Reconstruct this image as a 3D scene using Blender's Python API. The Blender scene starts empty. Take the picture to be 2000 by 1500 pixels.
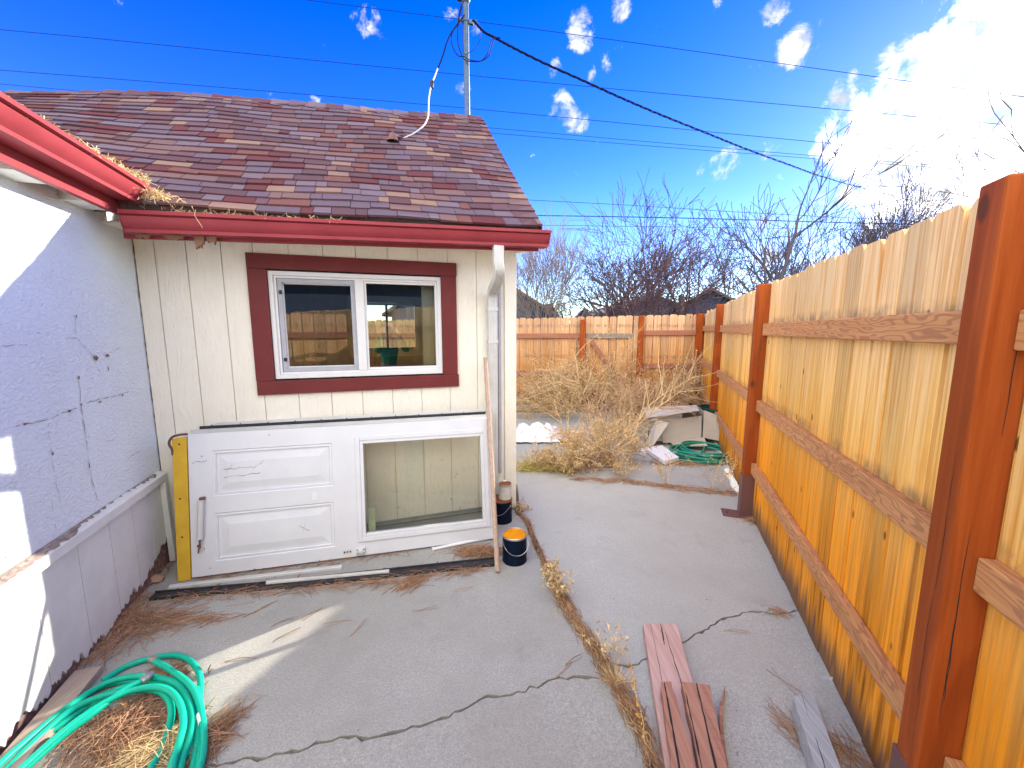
import bpy, math, random
from mathutils import Vector, Matrix
from mathutils.geometry import tessellate_polygon
R = math.radians
sc = bpy.context.scene
COL = sc.collection
random.seed(7)

# ------------------------------------------------------------------ camera
F_PX, PITCH, CAM_H = 789.34, 0.1367, 1.565
cd = bpy.data.cameras.new('camera'); cam = bpy.data.objects.new('camera', cd); COL.objects.link(cam)
cd.sensor_width = 36; cd.lens = F_PX / 2000 * 36; cd.clip_start = 0.02; cd.clip_end = 2000
cam.location = (0, 0, CAM_H); cam.rotation_euler = (math.pi / 2 - PITCH, 0, 0)
sc.camera = cam
sc.render.resolution_x, sc.render.resolution_y = 1024, 768

def ray(x, y):
    X, Y = (x - 1000) / F_PX, (750 - y) / F_PX
    return Vector((X, math.cos(PITCH) + Y * math.sin(PITCH), Y * math.cos(PITCH) - math.sin(PITCH)))
def gp(x, y, z=0.0):                       # point on the horizontal level z that was measured at (x, y)
    r = ray(x, y); t = (z - CAM_H) / r.z
    return Vector((r.x * t, r.y * t, z))

# ------------------------------------------------------------------ world, sun, exposure
SUN_AZ, SUN_EL = R(48.3), R(20.3)
S = Vector((math.sin(SUN_AZ) * math.cos(SUN_EL), math.cos(SUN_AZ) * math.cos(SUN_EL), math.sin(SUN_EL)))
sd = bpy.data.lights.new('sun', 'SUN'); sd.energy = 4.6; sd.angle = R(0.53); sd.color = (1.0, 0.93, 0.80)
so = bpy.data.objects.new('sun', sd); COL.objects.link(so)
so.rotation_euler = S.to_track_quat('Z', 'Y').to_euler()
so.location = S * 60
sc.view_settings.view_transform = 'Standard'; sc.view_settings.look = 'None'
sc.view_settings.gamma = 1.0; sc.view_settings.exposure = 1.52
sc.cycles.max_bounces = 8; sc.cycles.transparent_max_bounces = 16
sc.cycles.use_denoising = True
sc.cycles.sample_clamp_indirect = 6

W = bpy.data.worlds.new('World'); sc.world = W; W.use_nodes = True
wt = W.node_tree; wt.nodes.clear()
def WN(t, **k):
    n = wt.nodes.new(t)
    for a, b in k.items(): setattr(n, a, b)
    return n
wl = wt.links.new
sky = WN('ShaderNodeTexSky', sky_type='NISHITA', sun_disc=False, sun_elevation=SUN_EL, sun_rotation=SUN_AZ,
         altitude=1000, air_density=1.0, dust_density=0.08, ozone_density=2.6)
hs = WN('ShaderNodeHueSaturation'); hs.inputs['Saturation'].default_value = 1.40; hs.inputs['Value'].default_value = 1.10
hs.inputs['Hue'].default_value = 0.535
wl(sky.outputs[0], hs.inputs['Color'])
bg = WN('ShaderNodeBackground'); bg.inputs[1].default_value = 0.15
wl(hs.outputs[0], bg.inputs[0])
tc = WN('ShaderNodeTexCoord')
nrm = WN('ShaderNodeVectorMath', operation='NORMALIZE'); wl(tc.outputs['Generated'], nrm.inputs[0])
nz = WN('ShaderNodeTexNoise'); nz.inputs['Scale'].default_value = 20; nz.inputs['Detail'].default_value = 12; nz.inputs['Roughness'].default_value = 0.68; nz.inputs['Distortion'].default_value = 0.35
wl(nrm.outputs[0], nz.inputs['Vector'])
def clump(vec, ang, w=1.0, soft=1.0):
    d = WN('ShaderNodeVectorMath', operation='DOT_PRODUCT'); wl(nrm.outputs[0], d.inputs[0]); d.inputs[1].default_value = vec.normalized()
    m = WN('ShaderNodeMapRange', interpolation_type='SMOOTHSTEP'); wl(d.outputs['Value'], m.inputs[0])
    m.inputs[1].default_value = math.cos(ang * 1.6); m.inputs[2].default_value = math.cos(ang * 0.15)
    m.inputs[3].default_value = 0; m.inputs[4].default_value = w
    return m.outputs[0]
def math2(op, a, b, clamp=False):
    n = WN('ShaderNodeMath', operation=op, use_clamp=clamp)
    for i, v in enumerate((a, b)):
        if isinstance(v, (int, float)): n.inputs[i].default_value = v
        else: wl(v, n.inputs[i])
    return n.outputs[0]
def thresh(field, lo, hi):
    s = math2('ADD', field, math2('MULTIPLY', math2('SUBTRACT', nz.outputs[0], 0.5), 3.0))
    m = WN('ShaderNodeMapRange', interpolation_type='SMOOTHSTEP'); wl(s, m.inputs[0])
    m.inputs[1].default_value = lo; m.inputs[2].default_value = hi
    m.inputs[3].default_value = 0; m.inputs[4].default_value = 1
    return m.outputs[0]
def addall(l):
    a = l[0]
    for b in l[1:]: a = math2('MAXIMUM', a, b)
    return a
small = []
for x, y, rp, w in ((718, 42, 26, .72), (1138, 50, 34, .9), (1135, 80, 26, .85), (1095, 205, 34, .95), (1120, 235, 32, .95), (1178, 122, 24, .8), (1210, 98, 14, .7), (1085, 135, 20, .7),
                 (1517, 18, 24, .9), (1557, 92, 34, .95), (1760, 103, 34, 1), (1790, 95, 28, 1), (1655, 172, 26, .85), (1683, 191, 13, .85), (1395, 332, 34, .9),
                 (1425, 312, 30, .9), (1500, 296, 24, .75), (1660, 385, 24, 1), (1602, 390, 16, .8), (1690, 345, 14, .7), (905, 175, 18, .65), (1210, 12, 24, .9), (1390, 10, 18, .8),
                 (930, 62, 20, .65), (990, 205, 12, .6), (880, 30, 18, .6), (530, 190, 12, .7), (612, 200, 14, .7), (1500, 470, 60, .75), (1560, 480, 50, .7), (1160, 150, 16, .7), (1605, 45, 9, .8)):
    small.append(clump(ray(x, y), math.atan(rp / F_PX) * 0.68, w * 0.98))
m1 = thresh(addall(small), 0.55, 1.22)
big = [clump(ray(x, y), math.atan(rp / F_PX), w) for x, y, rp, w in ((1995, 185, 85, 1.2), (1930, 215, 105, 1.25), (1860, 250, 85, 1.2), (1775, 270, 65, 1.1), (1690, 262, 42, 1.05), (1635, 272, 26, .95), (1850, 335, 55, 1.0), (1760, 372, 36, .9), (1940, 320, 80, 1.1), (2080, 310, 150, 1.2), (1850, 130, 22, .85))]
m2 = thresh(addall(big), 0.42, 1.45)
# unseen cloud cover added behind and above the camera to brighten the shade
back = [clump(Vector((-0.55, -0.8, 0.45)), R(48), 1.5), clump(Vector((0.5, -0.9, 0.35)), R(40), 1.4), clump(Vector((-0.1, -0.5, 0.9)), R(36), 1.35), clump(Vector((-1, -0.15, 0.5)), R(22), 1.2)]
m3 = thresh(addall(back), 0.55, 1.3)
def bgc(c, s):
    n = WN('ShaderNodeBackground'); n.inputs[0].default_value = (*c, 1); n.inputs[1].default_value = s; return n.outputs[0]
def mixs(f, a, b):
    n = WN('ShaderNodeMixShader'); wl(f, n.inputs[0]); wl(a, n.inputs[1]); wl(b, n.inputs[2]); return n.outputs[0]
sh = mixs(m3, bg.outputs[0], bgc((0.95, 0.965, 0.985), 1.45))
nz2 = WN('ShaderNodeTexNoise'); nz2.inputs['Scale'].default_value = 26; nz2.inputs['Detail'].default_value = 6; wl(nrm.outputs[0], nz2.inputs['Vector'])
def cloudbg(c0, s0, c1, s1):
    n = WN('ShaderNodeBackground'); m = WN('ShaderNodeMix', data_type='RGBA'); r = WN('ShaderNodeMapRange', interpolation_type='SMOOTHSTEP')
    wl(nz2.outputs[0], r.inputs[0]); r.inputs[1].default_value = 0.36; r.inputs[2].default_value = 0.56; wl(r.outputs[0], m.inputs[0])
    m.inputs[6].default_value = (*[x * s0 for x in c0], 1); m.inputs[7].default_value = (*[x * s1 for x in c1], 1); wl(m.outputs[2], n.inputs[0]); return n.outputs[0]
sh = mixs(m1, sh, cloudbg((0.80, 0.88, 1), 0.30, (1, 0.99, 0.97), 0.48))
sh = mixs(m2, sh, cloudbg((0.86, 0.92, 1), 0.42, (1, 0.985, 0.95), 1.7))
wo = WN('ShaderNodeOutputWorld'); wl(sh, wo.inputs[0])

# ------------------------------------------------------------------ mesh helpers
class MB:
    def __init__(s): s.v, s.f, s.m = [], [], []
    def add(s, vs, fs, mi=0):
        o = len(s.v); s.v += [tuple(p) for p in vs]
        s.f += [tuple(i + o for i in f) for f in fs]; s.m += [mi] * len(fs)
    def box(s, x0, x1, y0, y1, z0, z1, mi=0):
        s.add([(x0, y0, z0), (x1, y0, z0), (x1, y1, z0), (x0, y1, z0), (x0, y0, z1), (x1, y0, z1), (x1, y1, z1), (x0, y1, z1)],
              [(3, 2, 1, 0), (4, 5, 6, 7), (0, 1, 5, 4), (1, 2, 6, 5), (2, 3, 7, 6), (3, 0, 4, 7)], mi)
    def hexa(s, b, t, mi=0):                # four bottom points, four top points
        s.add(list(b) + list(t), [(3, 2, 1, 0), (4, 5, 6, 7), (0, 1, 5, 4), (1, 2, 6, 5), (2, 3, 7, 6), (3, 0, 4, 7)], mi)
    def beam(s, a, b, up, w, h, mi=0, taper=1.0):   # bar from a to b, w across, h along up, a/b at the centre
        a, b = Vector(a), Vector(b); d = (b - a).normalized(); up = Vector(up); side = d.cross(up).normalized(); up = side.cross(d).normalized()
        def q(p, k): return [p - side * w / 2 * k - up * h / 2 * k, p + side * w / 2 * k - up * h / 2 * k, p + side * w / 2 * k + up * h / 2 * k, p - side * w / 2 * k + up * h / 2 * k]
        s.hexa(q(a, 1), q(b, taper), mi)
    def prism(s, poly, fn, t0, t1, mi=0):   # poly of (p, q), fn(p, q, t) -> point
        n = len(poly)
        s.add([fn(p, q, t0) for p, q in poly] + [fn(p, q, t1) for p, q in poly],
              [tuple(range(n))[::-1], tuple(range(n, 2 * n))] + [(i, (i + 1) % n, n + (i + 1) % n, n + i) for i in range(n)], mi)
    def sweep(s, prof, p0, p1, fn, mi=0, cap=True):   # profile (a, b) extruded from p0 to p1
        n = len(prof)
        s.add([fn(a, b, p0) for a, b in prof] + [fn(a, b, p1) for a, b in prof], [(i, (i + 1) % n, n + (i + 1) % n, n + i) for i in range(n)], mi)
        if cap: s.add([fn(a, b, p0) for a, b in prof], [tuple(range(n))], mi); s.add([fn(a, b, p1) for a, b in prof], [tuple(range(n))], mi)
    def tube(s, pts, r, n=8, mi=0, cap=True):
        pts = [Vector(p) for p in pts]; k = len(pts)
        if k < 2: return
        rs = r if isinstance(r, (list, tuple)) else [r] * k
        t0 = (pts[1] - pts[0]).normalized()
        u = t0.orthogonal().normalized(); vs = []
        for i, p in enumerate(pts):
            t = (pts[min(i + 1, k - 1)] - pts[max(i - 1, 0)])
            if t.length < 1e-9: t = t0
            t = t.normalized(); u = (u - t * u.dot(t))
            if u.length < 1e-6: u = t.orthogonal()
            u.normalize(); w = t.cross(u)
            for j in range(n):
                a = 2 * math.pi * j / n
                vs.append(p + (u * math.cos(a) + w * math.sin(a)) * rs[i])
        fs = [(i * n + j, i * n + (j + 1) % n, (i + 1) * n + (j + 1) % n, (i + 1) * n + j) for i in range(k - 1) for j in range(n)]
        if cap: fs += [tuple(range(n))[::-1], tuple(range((k - 1) * n, k * n))]
        s.add(vs, fs, mi)
    def lathe(s, prof, c, n=32, mi=0):      # prof of (r, z)
        c = Vector(c); vs = []; k = len(prof)
        for r, z in prof:
            for j in range(n):
                a = 2 * math.pi * j / n; vs.append(c + Vector((r * math.cos(a), r * math.sin(a), z)))
        s.add(vs, [(i * n + j, i * n + (j + 1) % n, (i + 1) * n + (j + 1) % n, (i + 1) * n + j) for i in range(k - 1) for j in range(n)], mi)
    def quad(s, a, b, c, d, mi=0): s.add([a, b, c, d], [(0, 1, 2, 3)], mi)
    def build(s, name, mats, parent=None, smooth=False, bevel=0, seg=2):
        me = bpy.data.meshes.new(name); me.from_pydata(s.v, [], s.f)
        for m in (mats if isinstance(mats, (list, tuple)) else [mats]): me.materials.append(m)
        me.polygons.foreach_set('material_index', s.m)
        if smooth:
            me.polygons.foreach_set('use_smooth', [True] * len(s.f))
            me.set_sharp_from_angle(angle=R(38))
        me.update()
        o = bpy.data.objects.new(name, me); COL.objects.link(o)
        if parent: o.parent = parent
        if bevel:
            b = o.modifiers.new('Bevel', 'BEVEL'); b.width = bevel; b.segments = seg; b.limit_method = 'ANGLE'; b.angle_limit = R(40)
        return o
def tag(o, label=None, cat=None, group=None, kind=None):
    for k, v in (('label', label), ('category', cat), ('group', group), ('kind', kind)):
        if v: o[k] = v
    return o
def thing(name, label, cat, loc=(0, 0, 0), rz=0, group=None):
    o = bpy.data.objects.new(name, None); COL.objects.link(o); o.empty_display_size = 0.1
    o.location = loc; o.rotation_euler = (0, 0, rz)
    return tag(o, label, cat, group)
def spline(pts, sub=8):                     # Catmull-Rom through pts
    pts = [Vector(p) for p in pts]; out = []
    P = [pts[0] * 2 - pts[1]] + pts + [pts[-1] * 2 - pts[-2]]
    for i in range(1, len(P) - 2):
        for k in range(sub):
            t = k / sub; a, b, c, d = P[i - 1:i + 3]
            out.append(0.5 * ((2 * b) + (c - a) * t + (2 * a - 5 * b + 4 * c - d) * t * t + (3 * b - a - 3 * c + d) * t ** 3))
    return out + [pts[-1]]
def lerp(tab, x):
    if x <= tab[0][0]: return tab[0][1]
    for (a, b), (c, d) in zip(tab, tab[1:]):
        if x <= c: return b + (d - b) * (x - a) / (c - a)
    return tab[-1][1]
U = random.uniform
def rv(k=1.0): return Vector((U(-k, k), U(-k, k), U(-k, k)))

# ------------------------------------------------------------------ materials
def new_mat(name):
    m = bpy.data.materials.new(name); m.use_nodes = True
    nt = m.node_tree; b = nt.nodes['Principled BSDF']
    def N(t, **k):
        n = nt.nodes.new(t)
        for a, v in k.items(): setattr(n, a, v)
        return n
    return m, nt, b, N, nt.links.new
def ramp(N, stops, interp='LINEAR'):
    r = N('ShaderNodeValToRGB'); e = r.color_ramp; e.interpolation = interp
    while len(e.elements) < len(stops): e.elements.new(0.5)
    for el, (p, c) in zip(e.elements, stops): el.position = p; el.color = (*c, 1)
    return r
def noise(N, L, vec, scale=(1, 1, 1), s=5, detail=4, rough=0.55, dist=0.0):
    mp = N('ShaderNodeMapping'); mp.inputs['Scale'].default_value = scale; L(vec, mp.inputs[0])
    n = N('ShaderNodeTexNoise'); n.inputs['Scale'].default_value = s; n.inputs['Detail'].default_value = detail
    n.inputs['Roughness'].default_value = rough; n.inputs['Distortion'].default_value = dist
    L(mp.outputs[0], n.inputs['Vector']); return n.outputs[0]
def mixc(N, L, f, a, b, mode='MIX'):
    n = N('ShaderNodeMix', data_type='RGBA', blend_type=mode)
    if isinstance(f, (int, float)): n.inputs[0].default_value = f
    else: L(f, n.inputs[0])
    for i, v in ((6, a), (7, b)):
        if isinstance(v, tuple): n.inputs[i].default_value = (*v, 1)
        else: L(v, n.inputs[i])
    return n.outputs[2]
def mrange(N, L, v, a, b, c=0.0, d=1.0, sm=False):
    n = N('ShaderNodeMapRange', interpolation_type='SMOOTHSTEP' if sm else 'LINEAR'); L(v, n.inputs[0])
    for i, x in ((1, a), (2, b), (3, c), (4, d)): n.inputs[i].default_value = x
    return n.outputs[0]
def mth(N, L, op, a, b):
    n = N('ShaderNodeMath', operation=op)
    for i, v in enumerate((a, b)):
        if isinstance(v, (int, float)): n.inputs[i].default_value = v
        else: L(v, n.inputs[i])
    return n.outputs[0]
def bump(N, L, b, h, dist=0.002, strength=1.0):
    n = N('ShaderNodeBump'); n.inputs['Strength'].default_value = strength; n.inputs['Distance'].default_value = dist
    L(h, n.inputs['Height']); L(n.outputs[0], b.inputs['Normal'])
def paint(name, c, c2=None, rough=0.5, s=14, sc3=(1, 1, 1), bd=0.0008, bs=90, spec=0.22, metal=0.0, grime=None, island=0.0):
    m, nt, b, N, L = new_mat(name)
    co = N('ShaderNodeTexCoord').outputs['Object']
    c2 = c2 or tuple(x * 0.82 for x in c)
    col = mixc(N, L, mrange(N, L, noise(N, L, co, sc3, s, 6, 0.6), 0.3, 0.7), c, c2)
    if grime: col = mixc(N, L, mrange(N, L, noise(N, L, co, (1, 1, 1), grime[1], 8, 0.7), grime[2], grime[2] + 0.08), col, grime[0])
    if island:
        ri = N('ShaderNodeNewGeometry').outputs['Random Per Island']
        h = N('ShaderNodeHueSaturation'); L(col, h.inputs['Color']); L(mrange(N, L, ri, 0, 1, 1 - island, 1 + island), h.inputs['Value']); col = h.outputs[0]
    L(col, b.inputs['Base Color']); b.inputs['Roughness'].default_value = rough
    b.inputs['Specular IOR Level'].default_value = spec; b.inputs['Metallic'].default_value = metal
    if bd: bump(N, L, b, noise(N, L, co, sc3, bs, 4, 0.6), bd)
    return m
def wood(name, c1, c2, axis=2, fine=60, knots=None, rough=0.65, var=0.15, island=True, bd=0.0012, rings=None):
    m, nt, b, N, L = new_mat(name)
    co = N('ShaderNodeTexCoord').outputs['Object']
    ri = N('ShaderNodeNewGeometry').outputs['Random Per Island']
    off = N('ShaderNodeVectorMath', operation='ADD'); L(co, off.inputs[0])
    cmb = N('ShaderNodeCombineXYZ'); 
    for i in range(3): L(mth(N, L, 'MULTIPLY', ri, 37.0 + 11 * i), cmb.inputs[i])
    L(cmb.outputs[0], off.inputs[1]); co2 = off.outputs[0]
    st = [fine, fine, fine]; st[axis] = fine * 0.035
    g = noise(N, L, co2, tuple(st), 1.0, 5, 0.6, 0.3)
    col = mixc(N, L, mrange(N, L, g, 0.32, 0.68), c1, c2)
    if rings:                                # cathedral grain
        sc2 = [rings[0]] * 3; sc2[axis] = rings[0] * 0.16
        w = noise(N, L, co2, tuple(sc2), 1.0, 1, 0.4, 0.0)
        sw = mth(N, L, 'SINE', mth(N, L, 'MULTIPLY', w, rings[1]), 0)
        col = mixc(N, L, mrange(N, L, sw, 0.1, 0.75, 0, rings[3]), col, rings[2])
    h = N('ShaderNodeHueSaturation'); L(col, h.inputs['Color']); L(mrange(N, L, ri, 0, 1, 1 - var, 1 + var), h.inputs['Value'])
    col = h.outputs[0]
    if knots:
        v = N('ShaderNodeTexVoronoi'); v.inputs['Scale'].default_value = knots[0]
        mp = N('ShaderNodeMapping'); s3 = [1, 1, 1]; s3[axis] = 0.55; mp.inputs['Scale'].default_value = s3
        L(co2, mp.inputs[0]); L(mp.outputs[0], v.inputs['Vector'])
        col = mixc(N, L, mrange(N, L, v.outputs['Distance'], knots[1], knots[1] * 1.9, 0.85, 0, True), col, knots[2])
    L(col, b.inputs['Base Color']); b.inputs['Roughness'].default_value = rough; b.inputs['Specular IOR Level'].default_value = 0.08
    bump(N, L, b, g, bd)
    return m
M = {}
def picket_mat(name, top, mid, low, var=0.20, stain=1.0):
    m, nt, b, N, L = new_mat(name)
    co = N('ShaderNodeTexCoord').outputs['Object']
    ri = N('ShaderNodeNewGeometry').outputs['Random Per Island']
    off = N('ShaderNodeVectorMath', operation='ADD'); L(co, off.inputs[0])
    cmb = N('ShaderNodeCombineXYZ')
    for i in range(3): L(mth(N, L, 'MULTIPLY', ri, 23.0 + 17 * i), cmb.inputs[i])
    L(cmb.outputs[0], off.inputs[1]); co2 = off.outputs[0]
    sep = N('ShaderNodeSeparateXYZ'); L(co, sep.inputs[0]); z = sep.outputs[2]
    g = noise(N, L, co2, (70, 70, 2.0), 1.0, 5, 0.62, 0.2)
    g2 = noise(N, L, co2, (26, 26, 0.9), 1.0, 4, 0.6, 0.4)
    zz = mth(N, L, 'ADD', z, mth(N, L, 'MULTIPLY', mth(N, L, 'SUBTRACT', g2, 0.5), 1.1))
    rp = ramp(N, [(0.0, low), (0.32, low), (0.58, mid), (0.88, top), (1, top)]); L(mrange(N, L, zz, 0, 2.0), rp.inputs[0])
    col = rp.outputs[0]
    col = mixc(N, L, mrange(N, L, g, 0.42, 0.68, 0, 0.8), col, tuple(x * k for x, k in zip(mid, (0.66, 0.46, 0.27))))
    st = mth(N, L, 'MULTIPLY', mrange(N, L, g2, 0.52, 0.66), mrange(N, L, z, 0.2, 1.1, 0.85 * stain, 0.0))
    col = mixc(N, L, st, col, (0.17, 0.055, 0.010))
    h = N('ShaderNodeHueSaturation'); L(col, h.inputs['Color']); L(mrange(N, L, ri, 0, 1, 1 - var, 1 + var), h.inputs['Value']); col = h.outputs[0]
    v = N('ShaderNodeTexVoronoi'); v.inputs['Scale'].default_value = 7.0
    mp = N('ShaderNodeMapping'); mp.inputs['Scale'].default_value = (1, 1, 0.5); L(co2, mp.inputs[0]); L(mp.outputs[0], v.inputs['Vector'])
    col = mixc(N, L, mrange(N, L, v.outputs['Distance'], 0.045, 0.09, 0.9, 0, True), col, (0.13, 0.055, 0.02))
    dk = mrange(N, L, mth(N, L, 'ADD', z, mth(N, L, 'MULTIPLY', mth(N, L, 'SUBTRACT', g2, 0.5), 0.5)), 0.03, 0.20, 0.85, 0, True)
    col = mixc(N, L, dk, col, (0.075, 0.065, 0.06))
    gr = noise(N, L, co2, (9, 9, 6), 1.0, 6, 0.7)           # grey weather marks over the rails
    for zr in (1.615, 1.02):
        k = mth(N, L, 'MULTIPLY', mrange(N, L, mth(N, L, 'ABSOLUTE', mth(N, L, 'SUBTRACT', z, zr), 0), 0.0, 0.055, 1, 0, True), mrange(N, L, gr, 0.42, 0.66, 0, 0.7))
        col = mixc(N, L, k, col, (0.10, 0.085, 0.085))
    L(col, b.inputs['Base Color']); b.inputs['Roughness'].default_value = 0.7; b.inputs['Specular IOR Level'].default_value = 0.06
    bump(N, L, b, g, 0.0012)
    return m
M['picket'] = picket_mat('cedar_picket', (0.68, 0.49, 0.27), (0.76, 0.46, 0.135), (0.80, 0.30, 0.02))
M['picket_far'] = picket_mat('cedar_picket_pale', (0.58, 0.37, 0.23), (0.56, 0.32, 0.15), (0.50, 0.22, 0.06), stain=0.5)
M['rail'] = wood('rail_wood', (0.57, 0.29, 0.125), (0.47, 0.215, 0.085), 1, 60, rings=(30, 42, (0.27, 0.11, 0.065), 0.55), rough=0.7, var=0.1)
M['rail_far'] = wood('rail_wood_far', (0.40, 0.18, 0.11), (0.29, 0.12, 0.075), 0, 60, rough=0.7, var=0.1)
M['post'] = wood('post_stain', (0.38, 0.088, 0.018), (0.28, 0.056, 0.011), 2, 55, knots=(4.0, 0.05, (0.09, 0.03, 0.012)), rough=0.55, var=0.08, rings=(6, 30, (0.18, 0.035, 0.008), 0.4))
M['steel_brown'] = paint('brown_steel', (0.16, 0.075, 0.065), rough=0.45, s=8)

def concrete(name, c, stain):
    m, nt, b, N, L = new_mat(name)
    co = N('ShaderNodeTexCoord').outputs['Object']
    f = noise(N, L, co, (1, 1, 1), 130, 4, 0.75); g = noise(N, L, co, (1, 1, 1), 38, 6, 0.75); l = noise(N, L, co, (1, 1, 1), 1.3, 7, 0.66); l2 = noise(N, L, co, (1, 1, 1), 4.5, 8, 0.7, 0.6)
    col = mixc(N, L, mrange(N, L, f, 0.32, 0.68), tuple(x * 1.38 for x in c), tuple(x * 0.62 for x in c))
    col = mixc(N, L, mrange(N, L, g, 0.35, 0.75, 0, 0.55), col, tuple(x * 0.72 for x in c))
    col = mixc(N, L, mrange(N, L, l, 0.36, 0.66, 0, 0.8), col, stain)
    col = mixc(N, L, mrange(N, L, l2, 0.56, 0.72, 0, 0.5), col, tuple(x * 0.62 for x in c))
    v = N('ShaderNodeTexVoronoi'); v.inputs['Scale'].default_value = 95; L(co, v.inputs['Vector'])
    col = mixc(N, L, mrange(N, L, v.outputs['Distance'], 0.06, 0.14, 0.55, 0), col, tuple(x * 1.7 for x in c))
    L(col, b.inputs['Base Color']); b.inputs['Roughness'].default_value = 0.9; b.inputs['Specular IOR Level'].default_value = 0.2
    bump(N, L, b, f, 0.0015, 0.8)
    return m
M['conc'] = concrete('concrete', (0.362, 0.355, 0.318), (0.27, 0.25, 0.22))
M['conc2'] = concrete('concrete_smooth', (0.412, 0.408, 0.368), (0.34, 0.325, 0.29))
M['paver'] = concrete('pale_paver', (0.46, 0.43, 0.37), (0.40, 0.37, 0.31))
M['dirt'] = paint('dirt', (0.16, 0.11, 0.075), (0.09, 0.06, 0.04), rough=0.95, s=9, bs=60, bd=0.01)

def siding_mat():
    m, nt, b, N, L = new_mat('cream_siding')
    co = N('ShaderNodeTexCoord').outputs['Object']
    g = noise(N, L, co, (34, 34, 6), 1.0, 3, 0.5, 2.2); l = noise(N, L, co, (1, 1, 1), 2.2, 5, 0.6); p = noise(N, L, co, (1, 1, 0.6), 26, 6, 0.7)
    sep = N('ShaderNodeSeparateXYZ'); L(co, sep.inputs[0])
    col = mixc(N, L, mrange(N, L, l, 0.3, 0.7), (0.83, 0.79, 0.675), (0.77, 0.73, 0.62))
    col = mixc(N, L, mrange(N, L, g, 0.5, 0.8, 0, 0.35), col, (0.67, 0.625, 0.53))
    k = mth(N, L, 'MULTIPLY', mrange(N, L, p, 0.62, 0.68), mrange(N, L, sep.outputs[2], 0.05, 0.75, 1, 0))
    col = mixc(N, L, k, col, (0.22, 0.15, 0.11))
    L(col, b.inputs['Base Color']); b.inputs['Roughness'].default_value = 0.6; b.inputs['Specular IOR Level'].default_value = 0.3
    bump(N, L, b, g, 0.006, 0.9)
    return m
M['siding'] = siding_mat()
M['groove'] = paint('siding_groove', (0.66, 0.60, 0.49), rough=0.8)
def stucco_mat():
    m, nt, b, N, L = new_mat('white_stucco')
    co = N('ShaderNodeTexCoord').outputs['Object']
    a = noise(N, L, co, (1, 1.0, 1.6), 42, 5, 0.6, 0.8); l = noise(N, L, co, (1, 1, 1), 1.5, 5, 0.6)
    col = mixc(N, L, mrange(N, L, l, 0.3, 0.7), (0.77, 0.83, 0.865), (0.70, 0.755, 0.785))
    col = mixc(N, L, mrange(N, L, a, 0.55, 0.8, 0, 0.25), col, (0.55, 0.54, 0.51))
    L(col, b.inputs['Base Color']); b.inputs['Roughness'].default_value = 0.85; b.inputs['Specular IOR Level'].default_value = 0.2
    k = mth(N, L, 'ADD', a, mth(N, L, 'MULTIPLY', l, 2.2))
    bump(N, L, b, k, 0.012, 0.9)
    return m
M['stucco'] = stucco_mat()
M['crack'] = paint('crack_brown', (0.33, 0.29, 0.29), rough=0.95)
M['chip'] = paint('bare_chip', (0.30, 0.20, 0.17), (0.14, 0.06, 0.05), rough=0.95, s=40)
M['skirt'] = paint('white_board', (0.72, 0.72, 0.68), (0.62, 0.62, 0.58), rough=0.6, s=6, bs=120)
M['weathered'] = wood('weathered_grey_wood', (0.36, 0.30, 0.26), (0.16, 0.12, 0.10), 1, 70, rough=0.85)
M['gutter'] = paint('red_gutter', (0.30, 0.048, 0.058), (0.25, 0.038, 0.047), spec=0.16, rough=0.42, s=5, bd=0.0003, bs=60)
M['maroon'] = paint('maroon_trim', (0.165, 0.034, 0.033), (0.135, 0.027, 0.027), spec=0.15, rough=0.5, s=9, bs=140)
M['vinyl'] = paint('white_vinyl', (0.72, 0.72, 0.71), (0.68, 0.68, 0.67), rough=0.35, bd=0)
M['grey_sash'] = paint('grey_screen_frame', (0.42, 0.43, 0.47), rough=0.45, bd=0)
M['white_metal'] = paint('white_metal', (0.62, 0.62, 0.60), (0.53, 0.52, 0.49), rough=0.45, s=7, bd=0.0003, grime=((0.40, 0.34, 0.28), 22, 0.66))
M['white_door'] = paint('white_door_paint', (0.66, 0.665, 0.68), (0.60, 0.605, 0.625), rough=0.42, s=5, sc3=(1, 1, 1), bd=0.0004, bs=160, grime=((0.42, 0.38, 0.34), 34, 0.70))
M['black'] = paint('black_rubber', (0.022, 0.022, 0.026), (0.05, 0.045, 0.045), rough=0.6, s=30)
M['dark'] = paint('dark_inside', (0.03, 0.028, 0.028), rough=0.9)
M['yellow'] = paint('yellow_board', (0.66, 0.42, 0.035), (0.52, 0.31, 0.03), rough=0.6, s=7)
M['rust'] = paint('rust', (0.33, 0.11, 0.035), (0.18, 0.06, 0.025), rough=0.8, s=40)
M['orange_lid'] = paint('orange_lid', (0.72, 0.29, 0.006), (0.55, 0.18, 0.006), spec=0.02, rough=0.5, s=14, bd=0.0005)
M['navy'] = paint('navy_can', (0.007, 0.013, 0.034), (0.005, 0.008, 0.02), spec=0.05, rough=0.35, s=10)
M['tin'] = paint('tin', (0.55, 0.53, 0.48), rough=0.32, metal=0.8, bd=0, grime=((0.30, 0.13, 0.05), 30, 0.58))
M['can_label'] = paint('worn_can_label', (0.66, 0.64, 0.58), (0.50, 0.49, 0.42), rough=0.5, s=20, grime=((0.22, 0.30, 0.16), 26, 0.62))
M['stick'] = wood('stick_wood', (0.44, 0.33, 0.25), (0.30, 0.20, 0.15), 2, 90, rough=0.7)
M['hose'] = paint('teal_hose', (0.004, 0.40, 0.27), (0.004, 0.34, 0.225), rough=0.38, s=5, bd=0.0002, spec=0.22)
M['hose_dark'] = paint('green_hose', (0.010, 0.24, 0.155), (0.008, 0.20, 0.13), rough=0.35, s=5, bd=0.0002, spec=0.5)
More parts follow.
